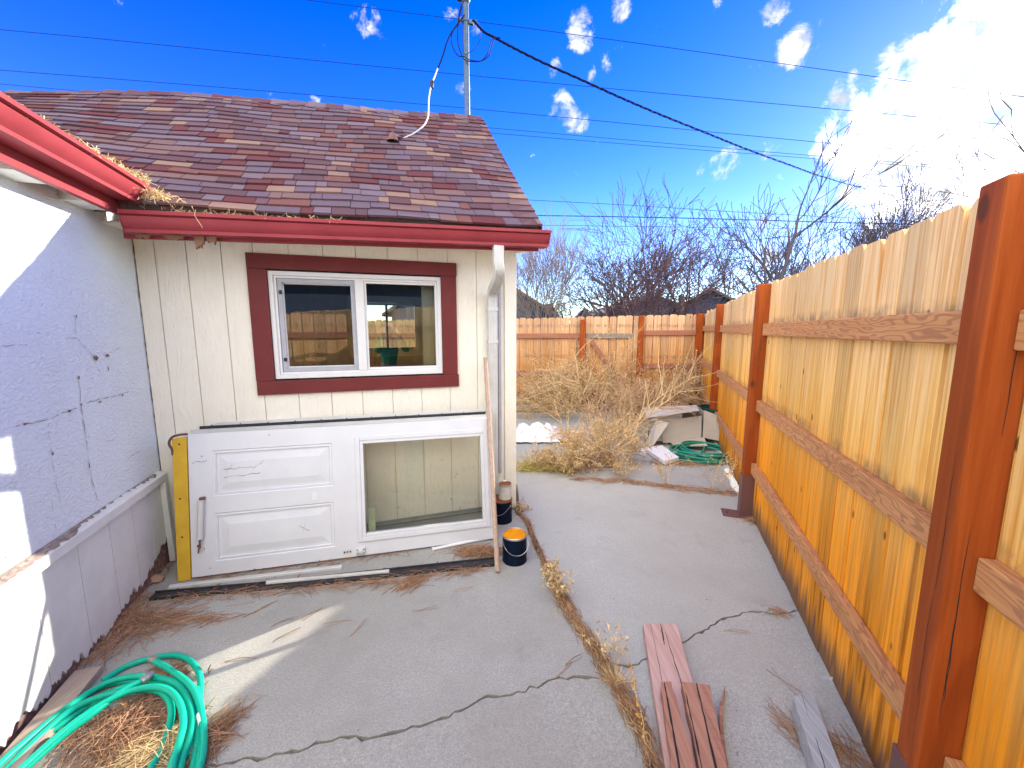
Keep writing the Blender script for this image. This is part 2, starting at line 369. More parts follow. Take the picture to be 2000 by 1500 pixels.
M['needle'] = paint('pine_needle', (0.42, 0.25, 0.14), (0.30, 0.155, 0.085), rough=0.8, bd=0, island=0.45)
M['straw'] = paint('dry_straw', (0.66, 0.50, 0.27), (0.54, 0.38, 0.18), rough=0.8, bd=0, island=0.35)
M['weed'] = paint('dry_weed', (0.62, 0.43, 0.225), (0.48, 0.31, 0.15), rough=0.85, bd=0, island=0.25)
M['weed_dk'] = paint('dry_weed_brown', (0.52, 0.33, 0.19), (0.40, 0.25, 0.14), rough=0.85, bd=0, island=0.3)
M['grass'] = paint('yellow_grass', (0.52, 0.44, 0.09), (0.34, 0.34, 0.07), rough=0.8, bd=0, island=0.3)
M['leaf_gold'] = paint('gold_seed', (0.62, 0.34, 0.07), (0.50, 0.27, 0.07), rough=0.8, bd=0, island=0.3)
M['dead_leaf'] = paint('dead_leaf', (0.36, 0.19, 0.10), (0.22, 0.09, 0.05), rough=0.85, bd=0, island=0.4)
M['bag'] = paint('white_plastic', (0.80, 0.79, 0.79), (0.70, 0.70, 0.71), rough=0.3, s=5, bd=0.004, bs=30)
M['card'] = paint('cardboard', (0.55, 0.50, 0.44), (0.48, 0.42, 0.36), rough=0.85, s=4, bs=60)
M['card_in'] = paint('cardboard_brown', (0.27, 0.16, 0.10), (0.20, 0.11, 0.07), rough=0.9, s=6)
M['foam'] = paint('white_foam', (0.80, 0.79, 0.80), (0.72, 0.71, 0.71), rough=0.8, s=30, bs=200, bd=0.001)
M['bin'] = paint('dark_green_plastic', (0.012, 0.075, 0.065), (0.008, 0.045, 0.042), rough=0.5, s=6)
M['plank'] = wood('pink_plank', (0.56, 0.38, 0.33), (0.43, 0.26, 0.22), 1, 70, rough=0.8, var=0.08)
M['split'] = wood('split_wood', (0.42, 0.22, 0.15), (0.29, 0.14, 0.10), 1, 60, rough=0.8, var=0.2)
M['greybeam'] = wood('silver_grey_timber', (0.42, 0.43, 0.43), (0.28, 0.285, 0.29), 1, 80, rough=0.8, var=0.05)
M['plank_old'] = wood('old_plank', (0.44, 0.36, 0.29), (0.30, 0.23, 0.18), 1, 70, rough=0.85)
M['mast'] = paint('galvanised_mast', (0.085, 0.13, 0.20), (0.06, 0.095, 0.15), rough=0.35, metal=0.3, bd=0)
M['cable'] = paint('black_cable', (0.012, 0.016, 0.035), rough=0.7, spec=0.1, bd=0)
M['wire'] = paint('grey_wire', (0.012, 0.022, 0.04), rough=0.9, spec=0.0, bd=0)
M['cable_w'] = paint('pale_cable', (0.55, 0.57, 0.60), rough=0.5, bd=0)
M['bark'] = paint('grey_brown_bark', (0.11, 0.088, 0.098), (0.07, 0.055, 0.065), rough=0.9, s=20, bd=0.004)
M['bark_red'] = paint('reddish_bark', (0.14, 0.085, 0.09), (0.09, 0.055, 0.065), rough=0.9, s=20, bd=0.004)
M['bark_pale'] = paint('pale_bark', (0.26, 0.21, 0.18), (0.18, 0.145, 0.125), rough=0.9, s=20, bd=0.004)
M['drywall'] = paint('interior_wall', (0.42, 0.44, 0.40), rough=0.9)
M['pinkdoor'] = paint('pinkish_door', (0.78, 0.56, 0.48), (0.74, 0.52, 0.45), rough=0.5, bd=0)
M['strip_green'] = paint('pale_green_strip', (0.50, 0.56, 0.38), rough=0.5, bd=0)
M['far_roof'] = paint('grey_brown_far_roof', (0.17, 0.13, 0.115), (0.12, 0.09, 0.085), rough=0.9, s=8, sc3=(1, 1, 4), bd=0.01, bs=20)
M['far_wall'] = paint('blue_grey_siding', (0.06, 0.08, 0.125), (0.05, 0.066, 0.105), rough=0.8, s=3)
M['stone'] = paint('tan_stone', (0.40, 0.25, 0.16), (0.30, 0.18, 0.12), rough=0.85, s=25)

def glass_mat(name, tint, refl=1.0):
    m = bpy.data.materials.new(name); m.use_nodes = True; nt = m.node_tree; nt.nodes.clear()
    o = nt.nodes.new('ShaderNodeOutputMaterial'); t = nt.nodes.new('ShaderNodeBsdfTransparent'); g = nt.nodes.new('ShaderNodeBsdfGlossy')
    fr = nt.nodes.new('ShaderNodeFresnel'); fr.inputs[0].default_value = 1.5
    mu = nt.nodes.new('ShaderNodeMath'); mu.operation = 'MULTIPLY'; mu.use_clamp = True; mu.inputs[1].default_value = refl
    mx = nt.nodes.new('ShaderNodeMixShader'); t.inputs[0].default_value = (*tint, 1); g.inputs['Roughness'].default_value = 0.0
    nt.links.new(fr.outputs[0], mu.inputs[0]); nt.links.new(mu.outputs[0], mx.inputs[0]); nt.links.new(t.outputs[0], mx.inputs[1]); nt.links.new(g.outputs[0], mx.inputs[2]); nt.links.new(mx.outputs[0], o.inputs[0])
    return m
M['glass'] = glass_mat('window_glass', (0.78, 0.86, 0.80), 3.4)
M['glass_door'] = glass_mat('door_glass', (0.985, 1.0, 0.97), 1.2)

def shingle_mat():
    m, nt, b, N, L = new_mat('asphalt_shingle')
    co = N('ShaderNodeTexCoord').outputs['Object']; ri = N('ShaderNodeNewGeometry').outputs['Random Per Island']
    rp = ramp(N, [(0.0, (0.109, 0.050, 0.059)), (0.20, (0.134, 0.087, 0.114)), (0.38, (0.173, 0.118, 0.146)), (0.54, (0.134, 0.065, 0.078)), (0.66, (0.125, 0.027, 0.030)), (0.76, (0.186, 0.099, 0.093)), (0.87, (0.275, 0.162, 0.120)), (0.93, (0.179, 0.065, 0.055))], 'CONSTANT')
    L(ri, rp.inputs[0])
    s = noise(N, L, co, (1, 1, 1), 320, 3, 0.7); l = noise(N, L, co, (1, 1, 1), 2, 4, 0.6)
    col = mixc(N, L, mrange(N, L, s, 0.35, 0.7, 0, 0.35), rp.outputs[0], (0.05, 0.036, 0.04))
    col = mixc(N, L, mrange(N, L, l, 0.4, 0.7, 0, 0.25), col, (0.085, 0.06, 0.068))
    L(col, b.inputs['Base Color']); b.inputs['Roughness'].default_value = 0.9; b.inputs['Specular IOR Level'].default_value = 0.25
    bump(N, L, b, s, 0.002)
    return m
M['shingle'] = shingle_mat()

# ------------------------------------------------------------------ frames of reference measured on site
TH = 0.3262
C0 = Vector((-2.331, 2.582, 0)); DU = Vector((math.cos(TH), math.sin(TH), 0)); DV = Vector((-math.sin(TH), math.cos(TH), 0))
def H(u, v, z): return C0 + DU * u + DV * v + Vector((0, 0, z))
def loc(p): q = p - C0; return Vector((q.dot(DU), q.dot(DV), q.z))
def onp(x, y, o, n):
    r = ray(x, y); c = Vector((0, 0, CAM_H)); return c + r * ((o - c).dot(n) / r.dot(n))
def onwall(x, y, off=0): return loc(onp(x, y, C0 - DV * off, DV))      # shed front wall -> (u, v, z)
def onleft(x, y, off=0): return loc(onp(x, y, C0 + DU * off, DU))      # stucco wall -> (u, v, z)
TF = 0.3462
F0 = Vector((1.9206, 3.2195, 0)); FA = Vector((math.sin(TF), math.cos(TF), 0)); FN = Vector((math.cos(TF), -math.sin(TF), 0))
def Fp(off, al, z=0): return F0 + FN * off + FA * al + Vector((0, 0, z))
TB = -0.111
B0 = Vector((0, 8.085, 0)); BX = Vector((math.cos(TB), math.sin(TB), 0)); BY = Vector((-math.sin(TB), math.cos(TB), 0))
def Bp(x, y, z=0): return B0 + BX * x + BY * y + Vector((0, 0, z))

# ------------------------------------------------------------------ ground and concrete slabs
g = MB(); g.add([(-300, -300, -0.06), (300, -300, -0.06), (300, 300, -0.06), (-300, 300, -0.06)], [(0, 1, 2, 3)])
tag(g.build('ground', M['dirt']), kind='structure')
def jag(pts, n=9, a=0.012, seed=1):
    rr = random.Random(seed); out = []
    for p, q in zip(pts, pts[1:]):
        p, q = Vector(p), Vector(q); t = (q - p).to_2d().orthogonal().normalized() if (q - p).length else Vector((0, 0))
        k = max(2, int((q - p).length / 0.025)) if n is None else n
        for i in range(k):
            o = 0 if i == 0 else rr.uniform(-a, a)
            w = p.lerp(q, i / k); out.append(Vector((w.x + t.x * o, w.y + t.y * o, 0)))
    return out + [Vector(pts[-1])]
def shift(pts, dx, dy, rr=None):
    return [p + Vector((dx, dy, 0)) * (1 if rr is None else rr.choice((0.4, 0.7, 1.0, 1.3, 2.2))) for p in pts]
JP = [gp(*p) for p in ((1012, 1002), (1030, 1020), (1046, 1062), (1066, 1105), (1085, 1150), (1110, 1192), (1135, 1232), (1165, 1276), (1200, 1335), (1232, 1390), (1258, 1440), (1278, 1500))]
JP += [Vector((0.56, 0.6, 0)), Vector((0.66, -2.5, 0))]
JL = jag(JP, 5, 0.006, 3)
K1 = [Vector((-1.83, 1.10, 0)), Vector((-1.35, 1.2, 0))] + [gp(*p) for p in ((440, 1490), (520, 1480), (600, 1460), (648, 1446), (680, 1441), (722, 1441), (760, 1431), (806, 1418), (850, 1407), (900, 1386), (940, 1364), (1000, 1356), (1060, 1336), (1080, 1326), (1120, 1322))]
# where each crack meets the joint
def jat(y0):
    i = min(range(len(JL)), key=lambda k: abs(JL[k].y - y0)); return i
i1 = jat(1.64); i2 = jat(1.70)
K1 = jag(K1 + [JL[i1]], None, 0.010, 5)
K2 = [JL[i2]] + [gp(*p) for p in ((1236, 1300), (1262, 1286), (1300, 1262), (1338, 1254), (1362, 1236), (1384, 1228), (1400, 1214), (1436, 1202), (1458, 1196), (1490, 1194), (1520, 1199), (1545, 1196), (1572, 1190))] + [Fp(0.3, -1.0)]
K2 = jag(K2, None, 0.009, 6)
BJ = jag([gp(1011, 948), gp(1060, 940), gp(1110, 931), gp(1170, 928), gp(1225, 936), gp(1280, 945), gp(1360, 955), gp(1445, 963), Fp(0.3, 0.52)], 5, 0.004, 8)
g0 = 0.018                                  # half width of the open joint
def left(pts): return [p - Vector((g0, 0.004, 0)) for p in pts]
def right(pts): return [p + Vector((g0, 0.004, 0)) for p in pts]
rr = random.Random(4)
def slab(poly, m, top=0.0):
    b = MB(); n = len(poly)
    tri = tessellate_polygon([[Vector((p.x, p.y, 0)) for p in poly]])
    fx = []
    for t in tri:
        a, c, e = [poly[i] for i in t]
        fx.append(tuple(t) if (c - a).to_2d().cross((e - a).to_2d()) > 0 else tuple(t)[::-1])
    b.add([(p.x, p.y, top) for p in poly], fx)
    b.add([(p.x, p.y, -0.07) for p in poly] + [(p.x, p.y, top) for p in poly], [(i, (i + 1) % n, n + (i + 1) % n, n + i) for i in range(n)])
    tag(b.build('concrete_slab', m, bevel=0), kind='structure')
ck = 0.0042
wl0 = [H(-0.02, 0.3, 0)]
slab([K1[0]] + shift(K1[1:-1], 0, ck, rr) + [p for p in left(JL[:i1][::-1])] + [H(2.47, 0.02, 0), H(-0.05, 0.02, 0)], M['conc'])
slab([H(-0.05, -5.5, 0)] + left(JL[i1:][::-1]) + shift(K1[1:-1][::-1], 0, -ck, rr) + [K1[0]], M['conc'], -0.003)
slab([p for p in right(JL[:i2][::-1])] + [BJ[0] - Vector((0, 0.01, 0))] + shift(BJ[1:], 0, -0.010) + [K2[-1]] + shift(K2[1:-1][::-1], 0, ck, rr), M['conc2'])
slab(right(JL[i2:][::-1])[::-1] + [Fp(0.3, -6.5)] + [K2[-1]] + shift(K2[1:-1][::-1], 0, -ck, rr), M['conc2'], -0.002)
slab(shift(BJ, 0, 0.008) + [Fp(0.3, 4.6), Bp(2.2, -0.3), Bp(0.1, -0.6), Bp(-0.6, -0.9)], M['conc2'], -0.006)

# ------------------------------------------------------------------ stucco house on the left
hs_ = thing('house', 'white stucco house wall with weathered ledge, salmon red gutter above, at the left', 'house', C0, TH)
b = MB(); b.box(-4.3, 0.0, -3.7, 0.02, 0.60, 2.34)
def strip(px, w, off=0.004, mi=1, plane=onleft, seed=0, a=0.004):
    rr = random.Random(seed); P = [plane(x, y) for x, y in px]; Q = []
    for p, q in zip(P, P[1:]):
        n = max(2, int((q - p).length / 0.02))
        for i in range(n): Q.append(p.lerp(q, i / n) + Vector((0, rr.uniform(-a, a), rr.uniform(-a, a))))
    Q.append(P[-1]); prev = None
    for i, q in enumerate(Q):
        t = (Q[min(i + 1, len(Q) - 1)] - Q[max(0, i - 1)]).normalized(); s = Vector((0, -t.z, t.y))
        k = w * rr.uniform(0.25, 1.3) * (0.3 if i in (0, len(Q) - 1) else 1)
        cur = (q + s * k / 2 + Vector((off, 0, 0)), q - s * k / 2 + Vector((off, 0, 0)))
        if prev and rr.random() < 0.80: b.quad(prev[0], prev[1], cur[1], cur[0], mi)
        prev = cur
def blob(x, y, rx, rz, mi=2, seed=0, off=0.006, plane=onleft):
    rr = random.Random(seed + int(x)); c = plane(x, y); n = 11
    b.add([c + Vector((off, math.cos(2 * math.pi * i / n) * rx * rr.uniform(0.45, 1.2), math.sin(2 * math.pi * i / n) * rz * rr.uniform(0.45, 1.2))) for i in range(n)], [tuple(range(n))], mi)
for k, px in enumerate((((0, 840), (45, 828), (70, 826), (92, 820), (130, 803), (155, 795), (175, 785), (215, 775), (258, 764)),
                        ((52, 655), (62, 650), (95, 650)), ((120, 660), (148, 660), (165, 678), (180, 694)), ((145, 612), (147, 655)),
                        ((152, 735), (156, 792), (165, 850), (172, 905), (180, 945), (190, 982)), ((91, 825), (98, 880), (103, 920), (118, 990)),
                        ((98, 975), (103, 1005), (108, 1035)), ((0, 1055), (8, 1080), (18, 1095)), ((245, 900), (258, 888), (275, 880)), ((202, 865), (222, 857)),
                        ((188, 716), (195, 730)), ((207, 714), (209, 724)), ((0, 675), (35, 674), (60, 673)), ((237, 770), (239, 785)), ((212, 690), (232, 680)))):
    strip(px, 0.0042 if k in (0, 4, 7) else 0.0025, seed=k)
for x, y, rx, rz in ((185, 699, 0.020, 0.020), (207, 695, 0.020, 0.012), (151, 738, 0.008, 0.012), (132, 803, 0.018, 0.006), (45, 828, 0.016, 0.007), (193, 785, 0.012, 0.007), (156, 790, 0.008, 0.010), (237, 772, 0.006, 0.008), (146, 618, 0.005, 0.010), (100, 886, 0.006, 0.012), (172, 910, 0.006, 0.016), (209, 720, 0.005, 0.016)):
    blob(x, y, rx, rz)
# ragged bare strip where the stucco stops short of the shed
prev = None; rr = random.Random(21)
for i in range(60):
    z = 0.62 + 1.6 * i / 59; w = rr.uniform(0.006, 0.020)
    cur = (Vector((0.005, -w, z)), Vector((0.005, 0.0, z)))
    if prev: b.quad(prev[0], prev[1], cur[1], cur[0], 2)
    prev = cur
b.build('stucco_wall', [M['stucco'], M['crack'], M['chip']], hs_)
# lower skirt boards with peeled foot over brown bare boards
b = MB(); b.box(-4.3, 0.004, -3.7, 0.0, 0.0, 0.597); b.build('bare_base_board', M['chip'], hs_)
b = MB(); rr = random.Random(12)
vs_ = [-0.055, -0.23, -0.41, -0.62, -0.86, -1.12, -1.5, -2.1, -3.0, -3.7]
for a, c in zip(vs_, vs_[1:]):
    n = max(4, int((a - c) / 0.009)); low = []; jj = 0.0
    for i in range(n + 1):
        v = a + (c - a) * i / n
        jj = 0.72 * jj + rr.uniform(-0.020, 0.020)
        base = lerp([(-3.7, 0.05), (-1.35, 0.05), (-1.0, 0.07), (-0.8, 0.04), (-0.55, 0.09), (-0.35, 0.12), (-0.1, 0.26), (0, 0.30)], v)
        low.append((v - (0.002 if i == 0 else -0.002 if i == n else 0), max(0.012, base * 0.72 + jj)))
    b.prism([(a - 0.002, 0.58)] + low + [(c + 0.002, 0.58)], lambda p, q, t: (t, p, q), 0.004, 0.017)
b.build('skirt_board', M['skirt'], hs_)
b = MB()
b.hexa([(0, -3.7, 0.572), (0.042, -3.7, 0.572), (0.042, -0.03, 0.572), (0, -0.03, 0.572)], [(0, -3.7, 0.64), (0.042, -3.7, 0.622), (0.042, -0.03, 0.622), (0, -0.03, 0.64)])
lg = b.build('ledge', M['skirt'], hs_, bevel=0.003)
b = MB(); rr = random.Random(31); prev = None            # bare weathered wood where the ledge paint has gone
for i in range(120):
    v = -0.10 - 1.9 * i / 119; k = max(0, math.sin((v + 0.2) * 5.2) * 0.5 + 0.55 + rr.uniform(-0.35, 0.25))
    w = min(0.040, 0.042 * k); cur = (Vector((0.001, v, 0.6415)), Vector((0.001 + w, v, 0.6415 - 0.43 * w + 0.0006)))
    if prev: b.quad(prev[0], prev[1], cur[1], cur[0])
    prev = cur
b.build('bare_ledge_top', M['weathered'], lg)
b = MB(); b.hexa([(0.018, -0.075, 0.02), (0.05, -0.075, 0.02), (0.05, -0.04, 0.02), (0.018, -0.04, 0.02)], [(0.018, -0.09, 0.57), (0.05, -0.09, 0.57), (0.05, -0.055, 0.57), (0.018, -0.055, 0.57)])
b.build('corner_batten', M['skirt'], hs_, bevel=0.002)
GPROF = [(0, 0), (0.086, 0), (0.086, 0.017), (0.081, 0.020), (0.094, 0.033), (0.108, 0.054), (0.113, 0.078), (0.107, 0.083), (0.127, 0.087), (0.127, 0.106), (0.114, 0.106), (0.114, 0.102), (0.122, 0.100), (0.122, 0.092), (0.103, 0.086), (0.105, 0.056), (0.09, 0.036), (0.076, 0.020), (0.081, 0.004), (0.004, 0.004), (0.004, 0.102), (0, 0.102)]
GCAP = [(0, 0), (0.082, 0), (0.086, 0.014), (0.100, 0.026), (0.112, 0.052), (0.117, 0.083), (0.126, 0.088), (0.126, 0.106), (0, 0.102)]
b = MB(); fn = lambda a, c, t: (0.125 + a, t, 2.232 + c)
b.sweep(GPROF, -3.7, -0.30, fn, cap=False); b.prism(GCAP, fn, -0.30, -0.297); b.prism(GCAP, fn, -3.703, -3.7)
b.build('gutter', M['gutter'], hs_, smooth=True)
b = MB(); b.box(0.095, 0.123, -3.7, -0.25, 2.10 + 0.07, 2.36); b.build('fascia', M['gutter'], hs_)
b = MB(); b.box(0.096, 0.20, -0.262, -0.20, 2.185, 2.245); b.build('gutter_outlet', M['gutter'], hs_)
for v in (-0.52, -0.93, -1.4, -1.9, -2.5):
    b = MB(); b.box(0.0, 0.094, v - 0.085, v + 0.085, 2.17, 2.262); b.build('rafter_tail', M['skirt'], hs_)
b = MB(); b.hexa([(-4.5, -3.9, 2.86), (0.14, -3.9, 2.33), (0.14, -0.22, 2.33), (-4.5, 0.35, 2.86)], [(-4.5, -3.9, 2.90), (0.14, -3.9, 2.37), (0.14, -0.22, 2.37), (-4.5, 0.35, 2.90)])
b.build('roof', M['far_roof'], hs_)

# ------------------------------------------------------------------ cream shed
sh_ = thing('shed', 'cream board-sided shed with purple brown shingle roof and red gutter, mid left', 'shed', C0, TH)
GR = [0.107, 0.27, 0.46, 0.639, 0.852, 1.066, 1.278, 1.494, 1.712, 1.934, 2.16, 2.39]
WU0, WU1, WZ0, WZ1 = 0.700, 1.890, 1.195, 1.970
ZT = 2.26
b = MB()
def seg(a, c, z0, z1): b.box(a, c, -0.012, -0.003, z0, z1)
for a, c in zip([0.004] + GR, GR):
    a, c = a + 0.0025, c - 0.0025
    if c <= WU0 or a >= WU1: seg(a, c, 0.06, ZT)
    else:
        if a < WU0: seg(a, WU0, 0.06, ZT); a = WU0
        if c > WU1: seg(WU1, c, 0.06, ZT); c = WU1
        seg(a, c, 0.06, WZ0); seg(a, c, WZ1, ZT)
def ring(bb, u0, u1, z0, z1, U0, U1, Z0, Z1, v0, v1, mi=0):   # wall sheet with an opening
    bb.box(U0, u0, v0, v1, Z0, Z1, mi); bb.box(u1, U1, v0, v1, Z0, Z1, mi); bb.box(u0, u1, v0, v1, Z0, z0, mi); bb.box(u0, u1, v0, v1, z1, Z1, mi)
ring(b, WU0, WU1, WZ0, WZ1, 0.004, 2.44, 0.05, ZT, -0.003, 0.03, 1)
wallo = b.build('siding_wall', [M['siding'], M['groove']], sh_, bevel=0)
b = MB(); b.box(2.388, 2.488, -0.034, -0.0125, 0.02, 2.215); b.box(2.445, 2.488, -0.0125, 0.10, 0.02, 2.215); b.build('corner_trim', M['siding'], sh_, bevel=0.003)
b = MB(); b.box(2.44, 2.47, 0.101, 2.5, 0.02, 2.3); b.add([(2.44, 0.0, 2.26), (2.44, 2.5, 2.26), (2.44, 1.25, 3.60), (2.47, 0.0, 2.26), (2.47, 2.5, 2.26), (2.47, 1.25, 3.60)], [(0, 1, 2), (5, 4, 3), (0, 3, 4, 1), (1, 4, 5, 2), (2, 5, 3, 0)])
b.build('side_wall', M['siding'], sh_)
# interior: walls, floor, ceiling, back window and a standing door leaf
b = MB(); ring(b, WU0, WU1, WZ0, WZ1, 0.004, 2.44, 0.0, ZT, 0.03, 0.10)
ring(b, 1.16, 1.93, 1.31, 1.90, 0.004, 2.44, 0.0, ZT, 2.42, 2.50); b.box(-0.02, 0.003, 0.02, 2.5, 0.0, 2.3); b.box(2.41, 2.439, 0.1, 2.42, 0, ZT)
b.build('interior_wall', M['drywall'], sh_)
b = MB(); b.box(0.004, 2.41, 0.1, 2.42, 2.262, 2.28); b.build('ceiling', M['drywall'], sh_)
b = MB(); b.box(0.004, 2.41, 0.1, 2.42, -0.03, 0.02); b.build('shed_floor', M['conc'], sh_)
b = MB()
def frame(bb, u0, u1, z0, z1, w, v0, v1, mi=0, wb=None, wl_=None, wr=None, wt_=None):
    wl_, wr, wb, wt_ = wl_ or w, wr or w, wb or w, wt_ or w
    bb.box(u0, u0 + wl_, v0, v1, z0, z1, mi); bb.box(u1 - wr, u1, v0, v1, z0, z1, mi)
    bb.box(u0 + wl_, u1 - wr, v0, v1, z0, z0 + wb, mi); bb.box(u0 + wl_, u1 - wr, v0, v1, z1 - wt_, z1, mi)
frame(b, 1.07, 2.02, 1.20, 1.98, 0.085, 2.40, 2.418); frame(b, 1.155, 1.935, 1.285, 1.895, 0.03, 2.43, 2.47); b.box(1.53, 1.56, 2.43, 2.47, 1.315, 1.865)
b.build('back_window', M['vinyl'], sh_)
b = MB(); DX0, DX1, DVV = 1.745, 2.395, 0.10
b.box(DX0, DX1, DVV, DVV + 0.035, 0.03, 2.02)
for x0, x1 in ((DX0 + 0.09, DX0 + 0.28), (DX0 + 0.35, DX1 - 0.09)):
    for z0, z1 in ((0.2, 0.8), (0.95, 1.62), (1.74, 1.93)):
        frame(b, x0, x1, z0, z1, 0.018, DVV - 0.008, DVV + 0.001); b.box(x0 + 0.035, x1 - 0.035, DVV - 0.006, DVV + 0.001, z0 + 0.035, z1 - 0.035)
tag(b.build('interior_door', M['pinkdoor'], sh_, bevel=0.003), 'pinkish panelled door standing inside, seen through the right pane')
b = MB(); rr = random.Random(3)
for k in range(7): x = 0.2 + k * 0.2; h = rr.uniform(0.9, 1.32); b.box(x, x + rr.uniform(0.12, 0.19), 1.6, 2.0, 0.02, h)
b.build('stored_clutter', M['card_in'], sh_)
# window: maroon trim boards, vinyl frame, sashes, panes
wn = MB(); frame(wn, 0.716, 1.880, 1.214, 1.952, 0.028, -0.012, 0.075)
frame(wn, 0.744, 1.852, 1.242, 1.924, 0.016, 0.004, 0.07); wn.box(1.262, 1.322, -0.004, 0.06, 1.258, 1.908)
wno = wn.build('window', M['vinyl'], sh_, bevel=0.002)
b = MB(); b.box(0.600, 2.000, -0.036, -0.0125, 1.962, 2.060); b.box(0.600, 0.714, -0.034, -0.0125, 1.205, 1.961); b.box(1.882, 1.996, -0.034, -0.0125, 1.205, 1.961); b.box(0.602, 2.004, -0.035, -0.0125, 1.108, 1.204)
b.build('trim_board', M['maroon'], wno, bevel=0.003)
b = MB(); frame(b, 1.323, 1.850, 1.259, 1.907, 0.016, 0.012, 0.035); b.build('fixed_sash', M['vinyl'], wno, bevel=0.0015)
b = MB(); frame(b, 0.762, 1.261, 1.259, 1.907, 0.030, 0.016, 0.028); b.build('screen_frame', M['grey_sash'], wno, bevel=0.0015)
b = MB(); frame(b, 0.764, 1.300, 1.261, 1.905, 0.034, 0.036, 0.060); b.build('sliding_sash', M['vinyl'], wno, bevel=0.0015)
for z in (1.335, 1.80):
    b = MB(); b.box(0.772, 0.790, 0.008, 0.017, z, z + 0.025); b.build('latch', M['black'], wno)
b = MB(); b.hexa([(1.338, .0335, 1.274), (1.836, .0185, 1.274), (1.836, .0225, 1.274), (1.338, .0375, 1.274)], [(1.338, .0335, 1.892), (1.836, .0185, 1.892), (1.836, .0225, 1.892), (1.338, .0375, 1.892)]); b.build('pane', M['glass'], wno)
b = MB(); b.box(0.797, 1.267, 0.046, 0.050, 1.294, 1.872); b.build('pane', M['glass'], wno)

# eaves, gutter, downspout
def gtop(u): return 2.178 + 0.0305 * (u - 0.14)
b = MB()
b.hexa([(0.10, -0.322, gtop(.1) - 0.12), (2.56, -0.322, gtop(2.56) - 0.12), (2.56, -0.30, gtop(2.56) - 0.12), (0.10, -0.30, gtop(.1) - 0.12)], [(0.10, -0.322, gtop(.1) - 0.003), (2.56, -0.322, gtop(2.56) - 0.003), (2.56, -0.30, gtop(2.56) - 0.003), (0.10, -0.30, gtop(.1) - 0.003)])
b.build('fascia', M['gutter'], sh_)
b = MB(); b.hexa([(0.004, -0.30, 2.135), (2.56, -0.30, 2.165), (2.56, -0.013, 2.165), (0.004, -0.013, 2.135)], [(0.004, -0.30, 2.147), (2.56, -0.30, 2.177), (2.56, -0.013, 2.177), (0.004, -0.013, 2.147)])
b.build('soffit', M['siding'], sh_)
fn = lambda a, c, t: (t, -0.324 - a, gtop(t) - 0.104 + c)
b = MB(); b.sweep(GPROF, 0.145, 2.600, fn, cap=False); b.prism(GCAP, fn, 2.598, 2.601); b.prism(GCAP, fn, 0.142, 0.145)
b.add([fn(0.126, 0.106, 2.6), fn(0.10, 0.10, 2.62), fn(0.0, 0.09, 2.612), fn(0.0, 0.106, 2.6)], [(0, 1, 2, 3)])
gut = b.build('gutter', M['gutter'], sh_, smooth=True)
b = MB(); rr = random.Random(9)                       # rotted eave scraps under the left end of the gutter
for x, w, h in ((0.20, 0.07, 0.025), (0.34, 0.10, 0.03), (0.46, 0.05, 0.075), (0.52, 0.05, 0.05)):
    n = 9; P = [(x + w * (i / (n - 1) - 0.5), -h * rr.uniform(0.4, 1) * (1 if 0 < i < n - 1 else 0.1)) for i in range(n)]
    b.prism([(x + w / 2, 0.02), (x - w / 2, 0.02)] + P, lambda p, q, t: (p, t, gtop(p) - 0.105 + q), -0.36, -0.34)
b.build('rotted_wood', M['card_in'], sh_)
DSP = [(-0.385, 2.137), (-0.385, 2.02), (-0.37, 1.965), (-0.315, 1.925), (-0.20, 1.885), (-0.105, 1.855), (-0.068, 1.82), (-0.060, 1.77), (-0.060, 0.14)]
DSP = [(p.x, p.y) for p in spline([Vector((a, c, 0)) for a, c in DSP[:8]], 5)] + [DSP[8]]
uT = onwall(973, 500, 0.385).x; uB = 2.276
prof = []
nW = 24
for i in range(nW + 1): prof.append((-0.036 + 0.072 * i / nW, 0.022 + (0.0036 if (i % 4) in (1, 2) else 0)))
for i in range(nW + 1): prof.append((0.036 - 0.072 * i / nW, -0.022))
b = MB(); rings = []
for i, (v, z) in enumerate(DSP):
    p0 = DSP[max(0, i - 1)]; p1 = DSP[min(len(DSP) - 1, i + 1)]
    t = Vector((p1[0] - p0[0], p1[1] - p0[1])).normalized(); nn = Vector((t.y, -t.x))
    if nn.x > 0: nn = -nn
    k = min(1, max(0, (2.02 - z) / 0.2)); uc = uT + (uB - uT) * k
    rings.append([(uc + a, v + nn.x * c, z + nn.y * c) for a, c in prof])
n = len(prof)
b.add([p for r_ in rings for p in r_], [(i * n + j, i * n + (j + 1) % n, (i + 1) * n + (j + 1) % n, (i + 1) * n + j) for i in range(len(rings) - 1) for j in range(n)])
dso = b.build('downspout', M['white_metal'], sh_)
for z in (1.70, 1.445):
    b = MB(); b.box(uB - 0.040, uB + 0.040, -0.088, -0.030, z, z + 0.03)
    b.build('bracket', M['white_metal'], dso, bevel=0.002)
b = MB(); b.box(uB + 0.055, uB + 0.080, -0.040, -0.0125, 0.35, 2.15); b.build('shade_strip', M['grey_sash'], sh_, bevel=0.006)  # grey strip standing in for the shading right of the downspout

